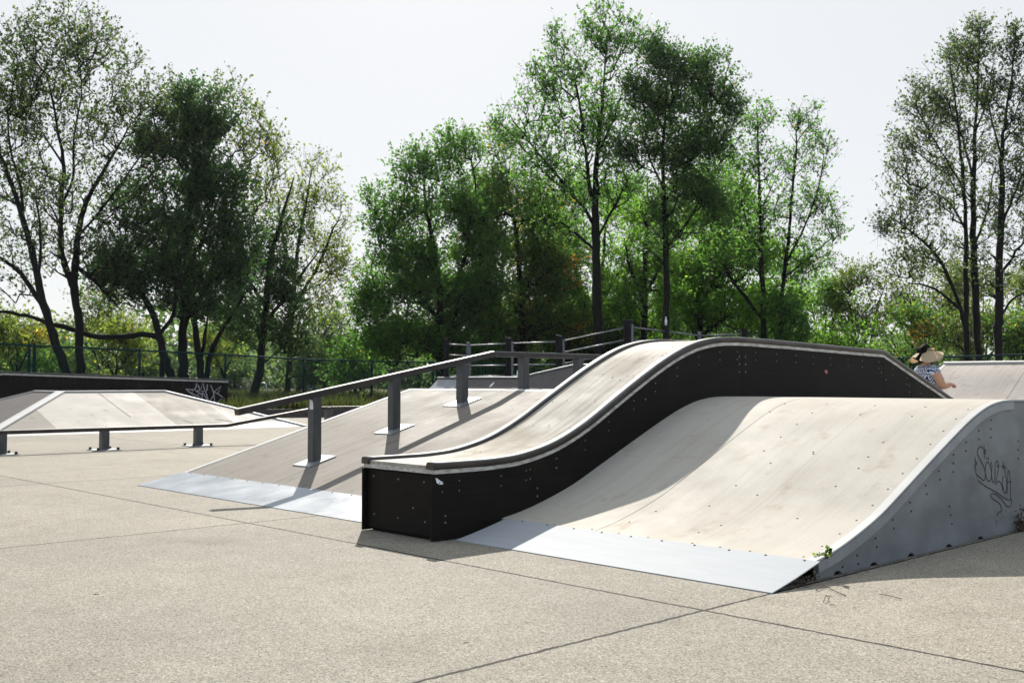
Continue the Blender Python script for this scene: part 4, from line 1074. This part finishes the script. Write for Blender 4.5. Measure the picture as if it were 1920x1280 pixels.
TOT += tree('tree', 'thin sparse tree nearest the right-hand sky gap, bare stems showing', 53,
  [[(1462, 700, 5.5), (1464, 600, 5.5), (1470, 520, 5), (1480, 430, 4.5), (1488, 340, 4), (1494, 250, 2.5), (1500, 200, 1.8)], [(1474, 490, 3.5), (1510, 420, 3), (1535, 350, 2.4), (1545, 290, 1.8)], [(1470, 520, 3), (1520, 480, 2.6), (1565, 440, 2)]],
  [(1508, 218, 30, 36, 65, 12, .26), (1530, 285, 38, 45, 90, 13, .26), (1490, 300, 30, 50, 50, 11, .26), (1545, 365, 36, 45, 90, 13, .26), (1500, 400, 50, 55, 100, 12, .26), (1560, 432, 28, 26, 50, 13, .26), (1500, 480, 55, 45, 100, 14, .28), (1560, 490, 26, 22, 24, 11, .26)], 'green', 'bark', .125, 38, air=True)
TOT += tree('tree', 'bright leafy tree filling the gap behind the tallest trunk', 63,
  [[(1130, 712, 7), (1132, 620, 6), (1128, 530, 5), (1135, 440, 3.5), (1140, 380, 2.5)], [(1131, 600, 4), (1090, 540, 3.4), (1070, 480, 2.6)], [(1130, 560, 4), (1165, 500, 3), (1180, 440, 2.2)]],
  [(1100, 420, 60, 60, 110, 22, .4), (1160, 400, 50, 60, 100, 22, .4), (1085, 520, 65, 65, 160, 28, .4), (1165, 520, 55, 65, 140, 26, .4), (1120, 610, 85, 50, 180, 32, .4), (1060, 360, 50, 40, 60, 18, .36), (1040, 440, 55, 60, 130, 26, .4), (1190, 600, 50, 50, 110, 28, .4)], 'bright', 'bark', .175, 39)
TOT += tree('tree', 'dark green tree low behind the slim dark-trunked one', 64,
  [[(1262, 712, 6), (1264, 620, 6), (1262, 540, 5), (1258, 470, 3)], [(1263, 600, 4), (1300, 550, 3), (1320, 500, 2)]],
  [(1250, 430, 55, 60, 100, 22, .4), (1225, 520, 60, 60, 120, 24, .4), (1280, 580, 70, 50, 150, 30, .4), (1480, 520, 50, 55, 90, 22, .4), (1410, 600, 70, 50, 150, 30, .4), (1340, 340, 45, 50, 80, 20, .4)], 'green', 'bark', .175, 40)
# ---- right group
TOT += tree('tree', 'leftmost stem of the right-hand clump, sending a long limb to the left', 47,
  [[(1812, 700, 7.5), (1812, 620, 7.5), (1811, 540, 7), (1811, 440, 6.5), (1805, 330, 5.5), (1798, 250, 4.5), (1788, 160, 3), (1780, 110, 2)], [(1808, 610, 5), (1790, 545, 5), (1760, 485, 4), (1722, 445, 3.2), (1678, 412, 2.4)], [(1806, 350, 3.5), (1775, 300, 3), (1735, 235, 2.4), (1710, 190, 1.8)], [(1810, 430, 3.5), (1780, 380, 3), (1730, 350, 2.2)], [(1800, 580, 3.5), (1750, 540, 3.2), (1700, 530, 2.4)]],
  [(1740, 165, 45, 50, 120, 12, .26), (1700, 245, 42, 55, 110, 12, .26), (1760, 260, 60, 60, 140, 11, .26), (1690, 350, 38, 50, 90, 11, .26), (1740, 370, 60, 60, 130, 11, .26), (1680, 425, 45, 35, 100, 12, .26), (1740, 460, 60, 40, 110, 11, .26), (1795, 120, 30, 40, 60, 12, .26), (1700, 500, 50, 30, 60, 11, .26)], 'sparse', 'bark', .12, 41)
TOT += tree('tree', 'middle and tallest stem of the right-hand clump with airy top', 48.5,
  [[(1836, 700, 9.5), (1832, 620, 9.5), (1828, 540, 9.5), (1825, 440, 9), (1826, 330, 7.5), (1829, 240, 6), (1835, 130, 4), (1838, 50, 2.2)], [(1826, 340, 4), (1804, 260, 4), (1772, 180, 3)], [(1829, 250, 4), (1850, 190, 3), (1862, 120, 2.2)], [(1826, 460, 4), (1850, 400, 3.5), (1862, 320, 2.6)]],
  [(1838, 55, 22, 36, 60, 13, .26), (1805, 110, 40, 45, 100, 13, .26), (1850, 140, 45, 60, 130, 12, .26), (1790, 200, 50, 60, 130, 12, .26), (1840, 250, 50, 70, 120, 11, .26), (1800, 330, 55, 60, 120, 10, .26), (1845, 400, 50, 60, 90, 10, .26), (1800, 480, 50, 50, 70, 10, .26)], 'sparse', 'bark', .12, 42)
TOT += tree('tree', 'right-hand stem of the clump, thick dark trunk close to the right edge', 46,
  [[(1872, 700, 10.5), (1872, 620, 10.5), (1873, 540, 10), (1876, 440, 9), (1879, 340, 8), (1880, 270, 6.5), (1890, 190, 5), (1902, 100, 3), (1906, 50, 2)], [(1876, 430, 4.5), (1900, 370, 4), (1930, 300, 3)], [(1873, 520, 4), (1905, 470, 3.5), (1945, 430, 2.6)], [(1880, 300, 3.5), (1860, 230, 3), (1850, 170, 2.2)], [(1872, 600, 3.5), (1900, 560, 3), (1940, 545, 2.4)]],
  [(1900, 85, 28, 45, 80, 13, .26), (1880, 170, 45, 60, 130, 12, .26), (1925, 180, 35, 90, 120, 12, .26), (1890, 280, 50, 70, 140, 11, .26), (1940, 330, 40, 80, 110, 11, .26), (1890, 400, 50, 60, 110, 11, .26), (1930, 470, 40, 60, 90, 12, .26), (1860, 500, 40, 50, 60, 10, .26)], 'sparse', 'bark', .12, 43)

# ---- shrubs and small trees along the back
def shrub(label, px, py, rx, ry, d, leaf, seed, n=150, lp=30, size=.17, sp=.42, name='shrub', extra=()):
    base = 735
    tr = [[(px, base, 4), (px + 2, (base + py) / 2, 3.5), (px + 4, py, 2.4)], [(px, base - 30, 2.6), (px - rx * .4, py + ry * .3, 2.2), (px - rx * .6, py - ry * .2, 1.6)], [(px, base - 26, 2.6), (px + rx * .4, py + ry * .2, 2.2), (px + rx * .6, py - ry * .3, 1.6)]]
    return tree(name, label, d, tr, [(px, py, rx, ry, n, lp, sp)] + list(extra), leaf, 'bark', size, seed, 'bush', 'undergrowth behind the fence', tip=.009, base_z=.33)
SH = [
 ('yellow-green bush with a few gold leaves behind the fence at the far left', 30, 635, 70, 50, 50, 'yellow', 51, 150, 24),
 ('mid green bush between the leaning tree and the left picture edge, lower part', 60, 690, 80, 34, 56, 'green', 52, 150, 30),
 ('yellow-green bush right of the two tall left trunks', 215, 660, 55, 45, 53, 'yellow', 53, 130, 24),
 ('pale bush above the low horizontal limb on the left', 190, 595, 80, 45, 62, 'olive', 54, 150, 22),
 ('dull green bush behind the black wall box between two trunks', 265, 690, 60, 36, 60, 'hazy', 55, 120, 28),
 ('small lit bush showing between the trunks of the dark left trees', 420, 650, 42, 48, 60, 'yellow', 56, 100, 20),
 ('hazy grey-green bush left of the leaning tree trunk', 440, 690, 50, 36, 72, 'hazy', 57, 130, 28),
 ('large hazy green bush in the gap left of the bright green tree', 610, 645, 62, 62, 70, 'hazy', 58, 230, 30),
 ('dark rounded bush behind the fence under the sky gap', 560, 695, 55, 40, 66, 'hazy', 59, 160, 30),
 ('bright bush behind the fence just above the steel rail', 665, 690, 50, 42, 58, 'green', 60, 150, 30),
 ('dark bush behind the left end of the railing', 900, 670, 85, 52, 58, 'dark', 61, 260, 36),
 ('dark bush at the foot of the orange-tinged tree', 1000, 660, 80, 60, 60, 'dark', 62, 280, 38),
 ('dark bush at the foot of the tallest trunk', 1090, 645, 65, 70, 60, 'dark', 63, 280, 38),
 ('green bush behind the railing between tall trunks', 1170, 665, 60, 48, 62, 'mid', 64, 190, 32),
 ('green bush behind the bottle on the railing post', 1270, 655, 60, 50, 64, 'bright', 65, 170, 30),
 ('green bush above the crest of the black box', 1385, 655, 75, 42, 64, 'green', 66, 190, 30),
 ('green bush right of the box crest', 1500, 640, 62, 48, 62, 'bright', 67, 180, 28),
 ('rounded green small tree under the right-hand sky gap', 1545, 570, 52, 55, 68, 'bright', 68, 170, 26),
 ('olive small tree just left of the woman, lit from behind', 1620, 570, 58, 66, 66, 'olive', 69, 220, 24),
 ('fresh green bush above the sloping end of the black box', 1600, 660, 62, 40, 58, 'bright', 70, 160, 22),
 ('brown and green turning bush behind the woman', 1705, 640, 60, 60, 56, 'rust', 71, 170, 24),
 ('olive tall bush left of the right-hand clump of trunks', 1740, 560, 70, 62, 64, 'olive', 72, 220, 22),
 ('dark bush at the foot of the right-hand clump', 1835, 640, 75, 55, 56, 'olive', 73, 200, 24),
 ('dark brown bush in the right bottom corner of the trees', 1915, 640, 45, 60, 54, 'rust', 74, 150, 24),
 ('pale bush behind the right-hand clump at mid height', 1840, 545, 75, 45, 66, 'olive', 75, 150, 18),
 ('green bush behind the right-hand picture edge', 1945, 560, 40, 60, 60, 'olive', 76, 110, 22),
]
for s_ in SH: TOT += shrub(*s_)

# distant wood closing the horizon: reads as one mass
rng = np.random.default_rng(99); C = []
for k in range(560):
    lat = rng.uniform(-85, 85); d = rng.uniform(92, 125); h = rng.uniform(4.2, 8.0) + 1.5 * math.sin(lat * .16) + 1.2 * math.sin(lat * .41 + 1)
    n = 120; u = unit(rng.normal(size=(n, 3))) * (rng.uniform(0, 1, (n, 1)) ** .4)
    c = np.array(LD(lat, d, h * .52)); C.append(c + u * np.array([2.6, 2.6, h * .52]))
C = np.concatenate(C); C = C[C[:, 2] > .3]
V, Fq = leaf_quads(rng, C, .62)
me = mesh_np('distant_wood', V, Fq, np.repeat(np.clip(rng.normal(.5, .2, len(C)), 0, .95), 4))
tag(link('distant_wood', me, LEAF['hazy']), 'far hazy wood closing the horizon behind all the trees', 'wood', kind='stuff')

# grass: rough tufts on the lawn behind the edging and under the fence
rng = np.random.default_rng(5); n = 26000
lat = rng.uniform(-22, -2.5, n); dd = 32.7 + (rng.uniform(0, 1, n) ** 1.6) * 34
lat = lat * dd / 36
ok = np.array([dd[i] > lawn_front(lat[i]) + .12 for i in range(n)]); lat, dd = lat[ok], dd[ok]; n = len(lat)
clump = np.sin(lat * 2.1) * np.sin(dd * 1.7 + lat) + rng.normal(0, .4, n)
h = np.clip(.16 + .16 * clump + rng.uniform(0, .12, n), .06, .62)
base = np.array([tuple(LD(lat[i], dd[i], lawn_z(lat[i], dd[i]) - .02)) for i in range(n)])
an = rng.uniform(0, 6.28, n); wv = np.stack([np.cos(an), np.sin(an), np.zeros(n)], 1) * (.012 + .02 * rng.uniform(size=n))[:, None]
lean = np.stack([rng.normal(0, .25, n), rng.normal(0, .25, n), np.ones(n)], 1) * h[:, None]
mid = base + lean * .55; tipp = base + lean + np.stack([rng.normal(0, .05, n), rng.normal(0, .05, n), np.zeros(n)], 1)
V = np.stack([base - wv, base + wv, mid + wv * .8, tipp, mid - wv * .8], 1).reshape(-1, 3)
me = mesh_np('grass', V, np.arange(n * 5).reshape(-1, 5), np.repeat(np.clip(rng.normal(.5, .25, n), 0, 1), 5))
LEAF['grass'] = m_leaf('rough_grass', (0.020, 0.032, 0.012), (0.034, 0.046, 0.016), (0.058, 0.056, 0.026), (0.080, 0.062, 0.036), .12, .22)
tag(link('grass', me, LEAF['grass']), 'rough long grass on the verge behind the concrete', 'grass', kind='stuff')

# things seen through the fence
sd = at(442, 734, 72); shed = thing('shed', (sd.x, sd.y, .35), 'small pale blue shed with pinkish roof far behind the fence', 'shed')
a, b_ = at(424, 741, 72), at(461, 741, 72); tz = at(440, 727, 72).z; dv = Vector((*FW, 0)) * 2.2; ex = (b_ - a).normalized()
a.z = b_.z = .1
mb = MB(); mb.hexa([a, b_, b_ + dv, a + dv], [Vector((p.x, p.y, tz)) for p in (a, b_, b_ + dv, a + dv)]); mb.build('wall', M['bluewall'], shed)
mb = MB(); rz = at(430, 711, 72).z; q = [Vector((p.x, p.y, tz + .01)) for p in (a - ex * .15 - dv * .06, b_ + ex * .15 - dv * .06, b_ + ex * .15 + dv * 1.06, a - ex * .15 + dv * 1.06)]
mr0 = lerp(q[0], q[3], .5) ; mr1 = lerp(q[1], q[2], .5); mr0.z = mr1.z = rz
mb.face([q[0], q[1], mr1, mr0]); mb.face([q[3], mr0, mr1, q[2]]); mb.face([q[0], mr0, q[3]]); mb.face([q[1], q[2], mr1]); mb.face(q[::-1])
M['pinkroof'] = m_simple('faded_roof', (0.28, 0.22, 0.21), .8, 0, .2, 2); mb.build('roof', M['pinkroof'], shed)
sd = at(581, 730, 74)
mb = MB(); a, b_ = at(568, 737, 74), at(593, 737, 74); tz = at(580, 722, 74).z; a.z = b_.z = .1; dv = Vector((*FW, 0)) * .4
mb.hexa([a, b_, b_ + dv, a + dv], [Vector((p.x, p.y, tz)) for p in (a, b_, b_ + dv, a + dv)])
tag(mb.build('site_hoarding', M['bluewall'], loc=(sd.x, sd.y, .1)), 'pale blue panel seen through the fence right of the first fence-side tree gap', 'panel')
P = [at(px, py, 56) for px, py in [(499.5, 745), (499.5, 728), (499, 722), (496.5, 718.5), (493, 717.5), (490, 717.5)]]
mb = MB(); mb.tube(catmull(P, 4), .035, 8); tag(mb.build('bent_pipe', M['white'], loc=P[0]), 'white bent pipe standing in the grass beside the leaning tree trunk', 'pipe')

# ================================================================== WOMAN
def skin(name, verts, edges, rad, mat_, parent, sub=2, root=0):
    me = bpy.data.meshes.new(name); me.from_pydata([Vector(v) for v in verts], edges, [])
    ob = bpy.data.objects.new(name, me); COL.objects.link(ob)
    ob.modifiers.new('s', 'SKIN'); ob.modifiers.new('u', 'SUBSURF').levels = sub
    ob.modifiers['u'].render_levels = sub
    for i, r_ in enumerate(rad):
        sv = me.skin_vertices[0].data[i]; sv.radius = r_ if isinstance(r_, tuple) else (r_, r_); sv.use_root = (i == root)
    dg = bpy.context.evaluated_depsgraph_get(); dg.update()
    m2 = bpy.data.meshes.new_from_object(ob.evaluated_get(dg)); m2.name = name
    bpy.data.objects.remove(ob); bpy.data.meshes.remove(me)
    m2.polygons.foreach_set('use_smooth', [True] * len(m2.polygons))
    o = bpy.data.objects.new(name, m2); COL.objects.link(o); m2.materials.clear(); m2.materials.append(mat_); o.parent = parent
    return o
WD = 14.3
wp = at(1738, 715, WD); wo = thing('person', (wp.x, wp.y, 0), 'woman in navy and white zigzag top and straw sun visor behind the black box', 'person')
wo.rotation_euler = (0, 0, YAW + R(12))
M['skin'] = m_simple('tanned_skin', (0.47, 0.25, 0.16), .5, 0, .08, 12)
M['hair'] = m_simple('dark_hair', (0.010, 0.007, 0.006), .8, 0, .4, 30, (6, 6, 1), .05)
M['straw'] = m_simple('straw_weave', (0.66, 0.53, 0.37), .7, 0, .12, 60, (1, 1, 3))
M['trouser'] = m_simple('navy_trousers', (0.02, 0.024, 0.04), .8, 0, .2, 10)
M['shoe'] = m_simple('white_shoes', (0.6, 0.6, 0.6), .6, 0, .1, 10)
def m_chevron():
    m, nt, b = mat('navy_white_zigzag'); v = coords(nt); sx = nt.nodes.new('ShaderNodeSeparateXYZ'); L(nt, v, sx.inputs[0])
    xy = math_(nt, 'ADD', sx.outputs['X'], math_(nt, 'MULTIPLY', sx.outputs['Y'], .8))
    zz = math_(nt, 'PINGPONG', xy, .036)
    t = math_(nt, 'ADD', sx.outputs['Z'], math_(nt, 'MULTIPLY', zz, 1.7))
    f = math_(nt, 'FRACT', math_(nt, 'DIVIDE', t, .046)); k = math_(nt, 'GREATER_THAN', f, .57)
    L(nt, mixc(nt, k, (0.012, 0.022, 0.085), (0.60, 0.64, 0.72)), b.inputs['Base Color']); b.inputs['Roughness'].default_value = .85; return m
M['chevron'] = m_chevron()
# body: pelvis root, spine, head with nose, arms with hands, legs
v = [(0, 0, .84), (.03, 0, .98), (.03, 0, 1.12), (-.005, 0, 1.245), (-.02, 0, 1.315), (-.01, 0, 1.37), (.005, 0, 1.43), (0, 0, 1.50), (-.01, 0, 1.555)]
e = [(i, i + 1) for i in range(8)]; rd = [(.17, .15), (.175, .16), (.16, .15), (.12, .13), .062, .055, (.078, .07), (.093, .078), .06]
def add(p, parent, r_): v.append(p); e.append((parent, len(v) - 1)); rd.append(r_); return len(v) - 1
add((.102, 0, 1.43), 6, .014)                                     # nose
for s_ in (-1, 1):
    sh = add((0.0, s_ * .155, 1.255), 3, .062)
    el0 = add((.038, s_ * .215, 1.15), sh, .068); el = add((.07, s_ * .228, 1.045), el0, .058)
    fa = add((.125, s_ * .22, 1.035), el, .05); wr = add((.185, s_ * .205, 1.052), fa, .036)
    pa = add((.222, s_ * .198, 1.055), wr, (.044, .036))
    for j, (dy, ln) in enumerate([(-.028, .062), (-.010, .072), (.009, .068), (.026, .054)]):
        k1 = add((.244, s_ * (.198 - dy), 1.060), pa, .0135); k2 = add((.244 + ln * .5, s_ * (.198 - dy), 1.046), k1, .012); add((.244 + ln * .6, s_ * (.198 - dy * .9), 1.014), k2, .0105)
    t1 = add((.215, s_ * .168, 1.064), pa, .012); add((.248, s_ * .152, 1.056), t1, .010)
    hp = add((0, s_ * .095, .76), 0, .105); kn = add((.02, s_ * .10, .45), hp, .072); an_ = add((-.01, s_ * .10, .09), kn, .045); add((.10, s_ * .105, .035), an_, .034)
body = skin('body', v, e, rd, M['skin'], wo)
# shirt with short sleeves
v = [(0, 0, .80), (.025, 0, .92), (.035, 0, 1.03), (.03, 0, 1.13), (-.005, 0, 1.25), (-.02, 0, 1.312)]
e = [(i, i + 1) for i in range(5)]; rd = [(.195, .18), (.205, .18), (.20, .172), (.182, .168), (.145, .145), (.078, .078)]
for s_ in (-1, 1):
    sh = add((0.0, s_ * .155, 1.258), 4, .078); add((.03, s_ * .205, 1.17), sh, .070)
skin('shirt', v, e, rd, M['chevron'], wo)
v = [(0, 0, .80)]; e = []; rd = [(.175, .16)]
for s_ in (-1, 1):
    hp = add((0, s_ * .095, .72), 0, .115); kn = add((.02, s_ * .10, .45), hp, .085); add((-.01, s_ * .10, .13), kn, .07)
skin('trousers', v, e, rd, M['trouser'], wo)
for s_ in (-1, 1): skin('shoe', [(-.06, s_ * .10, .05), (.03, s_ * .102, .05), (.13, s_ * .107, .035)], [(0, 1), (1, 2)], [.045, .05, .036], M['shoe'], wo)
v = [(-.045, 0, 1.46), (-.035, 0, 1.53), (-.03, 0, 1.575), (-.055, 0, 1.60)]; e = [(0, 1), (1, 2), (2, 3)]; rd = [(.088, .082), (.10, .088), .078, .045]
b1 = add((-.075, 0, 1.40), 0, .055); add((-.08, 0, 1.345), b1, .035)
skin('hair', v, e, rd, M['hair'], wo)
# straw visor: open-topped brim dipping at the sides, wide in front
mb = MB(); bm = mb.bm; nA = 40; rows = []
tilt = R(-4)
for i in range(nA):
    a = 2 * math.pi * i / nA; c_, s_ = math.cos(a), math.sin(a); front = max(0, c_); back = max(0, -c_); side = abs(s_)
    r0 = .102; w_ = .92 * (.05 + .055 * front ** 1.2 + .045 * back + .055 * side)
    ring = []
    for k, dz in ((0, .045), (.0, 0), (.5, None), (1, None)):
        rr_ = r0 + w_ * k; z = 1.505 + (dz if dz is not None else -w_ * k * (.10 + 1.25 * side ** 2 + .55 * back))
        x, y = rr_ * c_ * 1.05, rr_ * s_ * .92
        ring.append(bm.verts.new((x * math.cos(tilt) - .005, y, z - x * math.sin(tilt) + .0)))
    rows.append(ring)
for i in range(nA):
    if i in (22, 23) : continue
    a, b_ = rows[i], rows[(i + 1) % nA]
    for k in range(3):
        f = bm.faces.new((a[k], b_[k], b_[k + 1], a[k + 1])); f.smooth = True
ret = bmesh.ops.solidify(bm, geom=bm.faces[:], thickness=.004)
me = bpy.data.meshes.new('sun_visor'); bm.to_mesh(me); bm.free(); me.materials.append(M['straw'])
o = bpy.data.objects.new('sun_visor', me); COL.objects.link(o); o.parent = wo

# ================================================================== SMALL THINGS ON THE GROUND
def twig(pts, r_, label, mm='dry', name='twig'):
    P = [gz(px, py) + Vector((0, 0, .006 + z)) for px, py, z in pts]
    mb = MB(); mb.tube(catmull(P, 4), r_, 5); tag(mb.build(name, M[mm], loc=P[0]), label, name)
twig([(1530, 1109, 0), (1544, 1102, .012), (1560, 1108, .004), (1586, 1118, 0)], .0026, 'forked dry twig on the concrete just below the ramp corner')
twig([(1544, 1131, .0), (1549, 1125, .02), (1551, 1121, .004), (1556, 1117, 0)], .0022, 'short curled dry twig nearest the camera under the ramp corner')
twig([(1649, 1117, .004), (1662, 1119, .006), (1690, 1124, 0)], .0020, 'thin straight dry twig in front of the grey side board')
twig([(1556, 1133, 0), (1566, 1137, .002)], .0018, 'tiny broken twig end beside the curled twig')
def ground_leaf(px, py, s, label, rot=0.3):
    p = gz(px, py); mb = MB()
    pr = [(-1, 0, .1), (-.4, .42, .35), (.4, .36, .3), (1, 0, .15), (.4, -.36, .3), (-.4, -.42, .35)]
    mb.face([p + Vector(((a * math.cos(rot) - b_ * math.sin(rot)) * s, (a * math.sin(rot) + b_ * math.cos(rot)) * s, .004 + c_ * s * .5)) for a, b_, c_ in pr])
    tag(mb.build('fallen_leaf', M['dryleaf'], loc=p), label, 'leaf', 'fallen leaves on the concrete')
ground_leaf(181, 1113, .022, 'brown fallen leaf alone on the concrete at the lower left')
ground_leaf(660, 1007, .022, 'brown fallen leaf beside the front left corner of the black box')
ground_leaf(874, 1203, .018, 'thin curled leaf on the concrete below the middle of the picture', 1.2)
ground_leaf(602, 1094, .012, 'tiny brown leaf on the slab left of the box shadow')
ground_leaf(1512, 1101, .02, 'pale leaf scrap at the foot of the white ramp plate', .8)
# weed growing in the corner of the ramp
p0 = gz(1522, 1083); wd = thing('weed', p0, 'small green weed growing out of the gap at the ramp corner', 'weed')
rng = np.random.default_rng(3); VS, FS, TN, o = [], [], [], 0
mb = MB()
tops = [(1535, 1040), (1531, 1050), (1515, 1076), (1553, 1030), (1543, 1052), (1526, 1060), (1549, 1044), (1509, 1082), (1538, 1062)]
stems = []
for px, py in tops:
    t = at(px, py, at(1522, 1083, 1).length and (gz(1522, 1083).dot(Vector((*FW, 0)))) + random.uniform(-.03, .04))
    md = lerp(p0, t, .5) + Vector((random.uniform(-.02, .02), random.uniform(-.02, .02), .02))
    P = catmull([p0 + Vector((0, 0, .005)), md, t], 5); mb.tube(P, .004, 5); stems.append(P)
mb.build('stem', M['dry'], wd)
C = []
for P in stems:
    for q in P[2:]:
        for k in range(4): C.append(np.array(q) + rng.normal(0, .012, 3))
C = np.array(C); C[:, 2] = np.maximum(C[:, 2], .01)
V, Fq = leaf_quads(rng, C, .036)
link('foliage', mesh_np('foliage', V, Fq, np.repeat(rng.uniform(.1, .9, len(C)), 4)), M['weed'], wd)
# dead plant debris: at that corner and at the board joint
def debris(c, sx, sy, n, label, seed, h=.02):
    rng = np.random.default_rng(seed); C = np.array(c) + np.stack([rng.normal(0, sx, n), rng.normal(0, sy, n), np.abs(rng.normal(0, h, n)) + .006], 1)
    V, Fq = leaf_quads(rng, C, .022); V[:, 2] = np.maximum(V[:, 2], .003)
    tag(link('dead_leaves', mesh_np('dead_leaves', V, Fq), M['dry'], loc=c), label, 'dead leaves', kind='stuff')
debris((-3.085, 5.12, 0), .018, .06, 60, 'dry leaf litter in the gap below the foot plate corner', 8)
debris((-3.07, 8.11, 0), .02, .05, 260, 'clump of dry litter against the joint of the grey side boards', 9, .07)

# ================================================================== AIR
HAZE = 0.0001
if HAZE:
    mh = bpy.data.materials.new('summer_haze'); mh.use_nodes = True; nt = mh.node_tree
    nt.nodes.remove(nt.nodes['Principled BSDF'])
    vol = nt.nodes.new('ShaderNodeVolumePrincipled'); vol.inputs['Color'].default_value = (.93, .96, 1, 1); vol.inputs['Density'].default_value = HAZE; vol.inputs['Anisotropy'].default_value = 0.3
    L(nt, vol.outputs[0], nt.nodes['Material Output'].inputs['Volume'])
    mb = MB(); q = [LD(a, b_) for a, b_ in ((-420, -30), (440, -30), (440, 760), (-420, 760))]
    mb.hexa([(p.x, p.y, -1.6) for p in q], [(p.x, p.y, 26) for p in q])
    hz_o = tag(mb.build('haze', mh), kind='stuff'); hz_o.display_type = 'WIRE'
    S.cycles.volume_bounces = 0
# ================================================================== LIGHT, SKY, CAMERA
SD = Vector((-1.13, .90, 1.0)).normalized()
EL = math.asin(SD.z); ROT = math.atan2(SD.x, SD.y)
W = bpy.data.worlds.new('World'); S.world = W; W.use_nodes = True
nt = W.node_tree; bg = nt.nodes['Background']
sky = nt.nodes.new('ShaderNodeTexSky'); sky.sky_type = 'NISHITA'; sky.sun_disc = False
sky.sun_elevation = EL; sky.sun_rotation = ROT; sky.altitude = 100; sky.air_density = 1.0; sky.dust_density = 1.0; sky.ozone_density = 1.5
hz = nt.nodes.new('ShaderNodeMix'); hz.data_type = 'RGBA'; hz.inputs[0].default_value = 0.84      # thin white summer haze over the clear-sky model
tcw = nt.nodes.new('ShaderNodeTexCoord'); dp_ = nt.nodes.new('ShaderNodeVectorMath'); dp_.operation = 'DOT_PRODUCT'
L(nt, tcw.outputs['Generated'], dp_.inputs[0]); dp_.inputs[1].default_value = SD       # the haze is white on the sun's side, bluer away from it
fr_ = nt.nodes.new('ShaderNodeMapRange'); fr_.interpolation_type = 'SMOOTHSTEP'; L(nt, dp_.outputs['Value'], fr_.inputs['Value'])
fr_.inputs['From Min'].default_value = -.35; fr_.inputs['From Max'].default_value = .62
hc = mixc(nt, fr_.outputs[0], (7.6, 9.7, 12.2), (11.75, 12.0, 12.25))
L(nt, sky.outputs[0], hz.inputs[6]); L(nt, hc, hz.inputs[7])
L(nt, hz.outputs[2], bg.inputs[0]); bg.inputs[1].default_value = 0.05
sl = bpy.data.lights.new('sun', 'SUN'); sl.energy = 5.0; sl.angle = R(0.6); sl.color = (1, .945, .86)
so = bpy.data.objects.new('sun', sl); COL.objects.link(so); so.rotation_euler = SD.to_track_quat('Z', 'Y').to_euler(); so.location = (0, 0, 30)
cam = bpy.data.cameras.new('camera'); co = bpy.data.objects.new('camera', cam); COL.objects.link(co); S.camera = co
cam.sensor_width = 36; cam.lens = F * 36 / 1920; cam.clip_end = 2000; cam.clip_start = .05
co.location = (0, 0, HC); co.rotation_euler = (math.pi / 2 + PITCH, 0, YAW)
cam.dof.use_dof = True; cam.dof.focus_distance = 6.8; cam.dof.aperture_fstop = 9.0
S.view_settings.view_transform = 'Standard'; S.view_settings.look = 'None'; S.view_settings.exposure = 0.65; S.view_settings.gamma = 1
S.cycles.max_bounces = 8; S.cycles.transmission_bounces = 4; S.cycles.use_denoising = True
print('LEAVES', TOT)
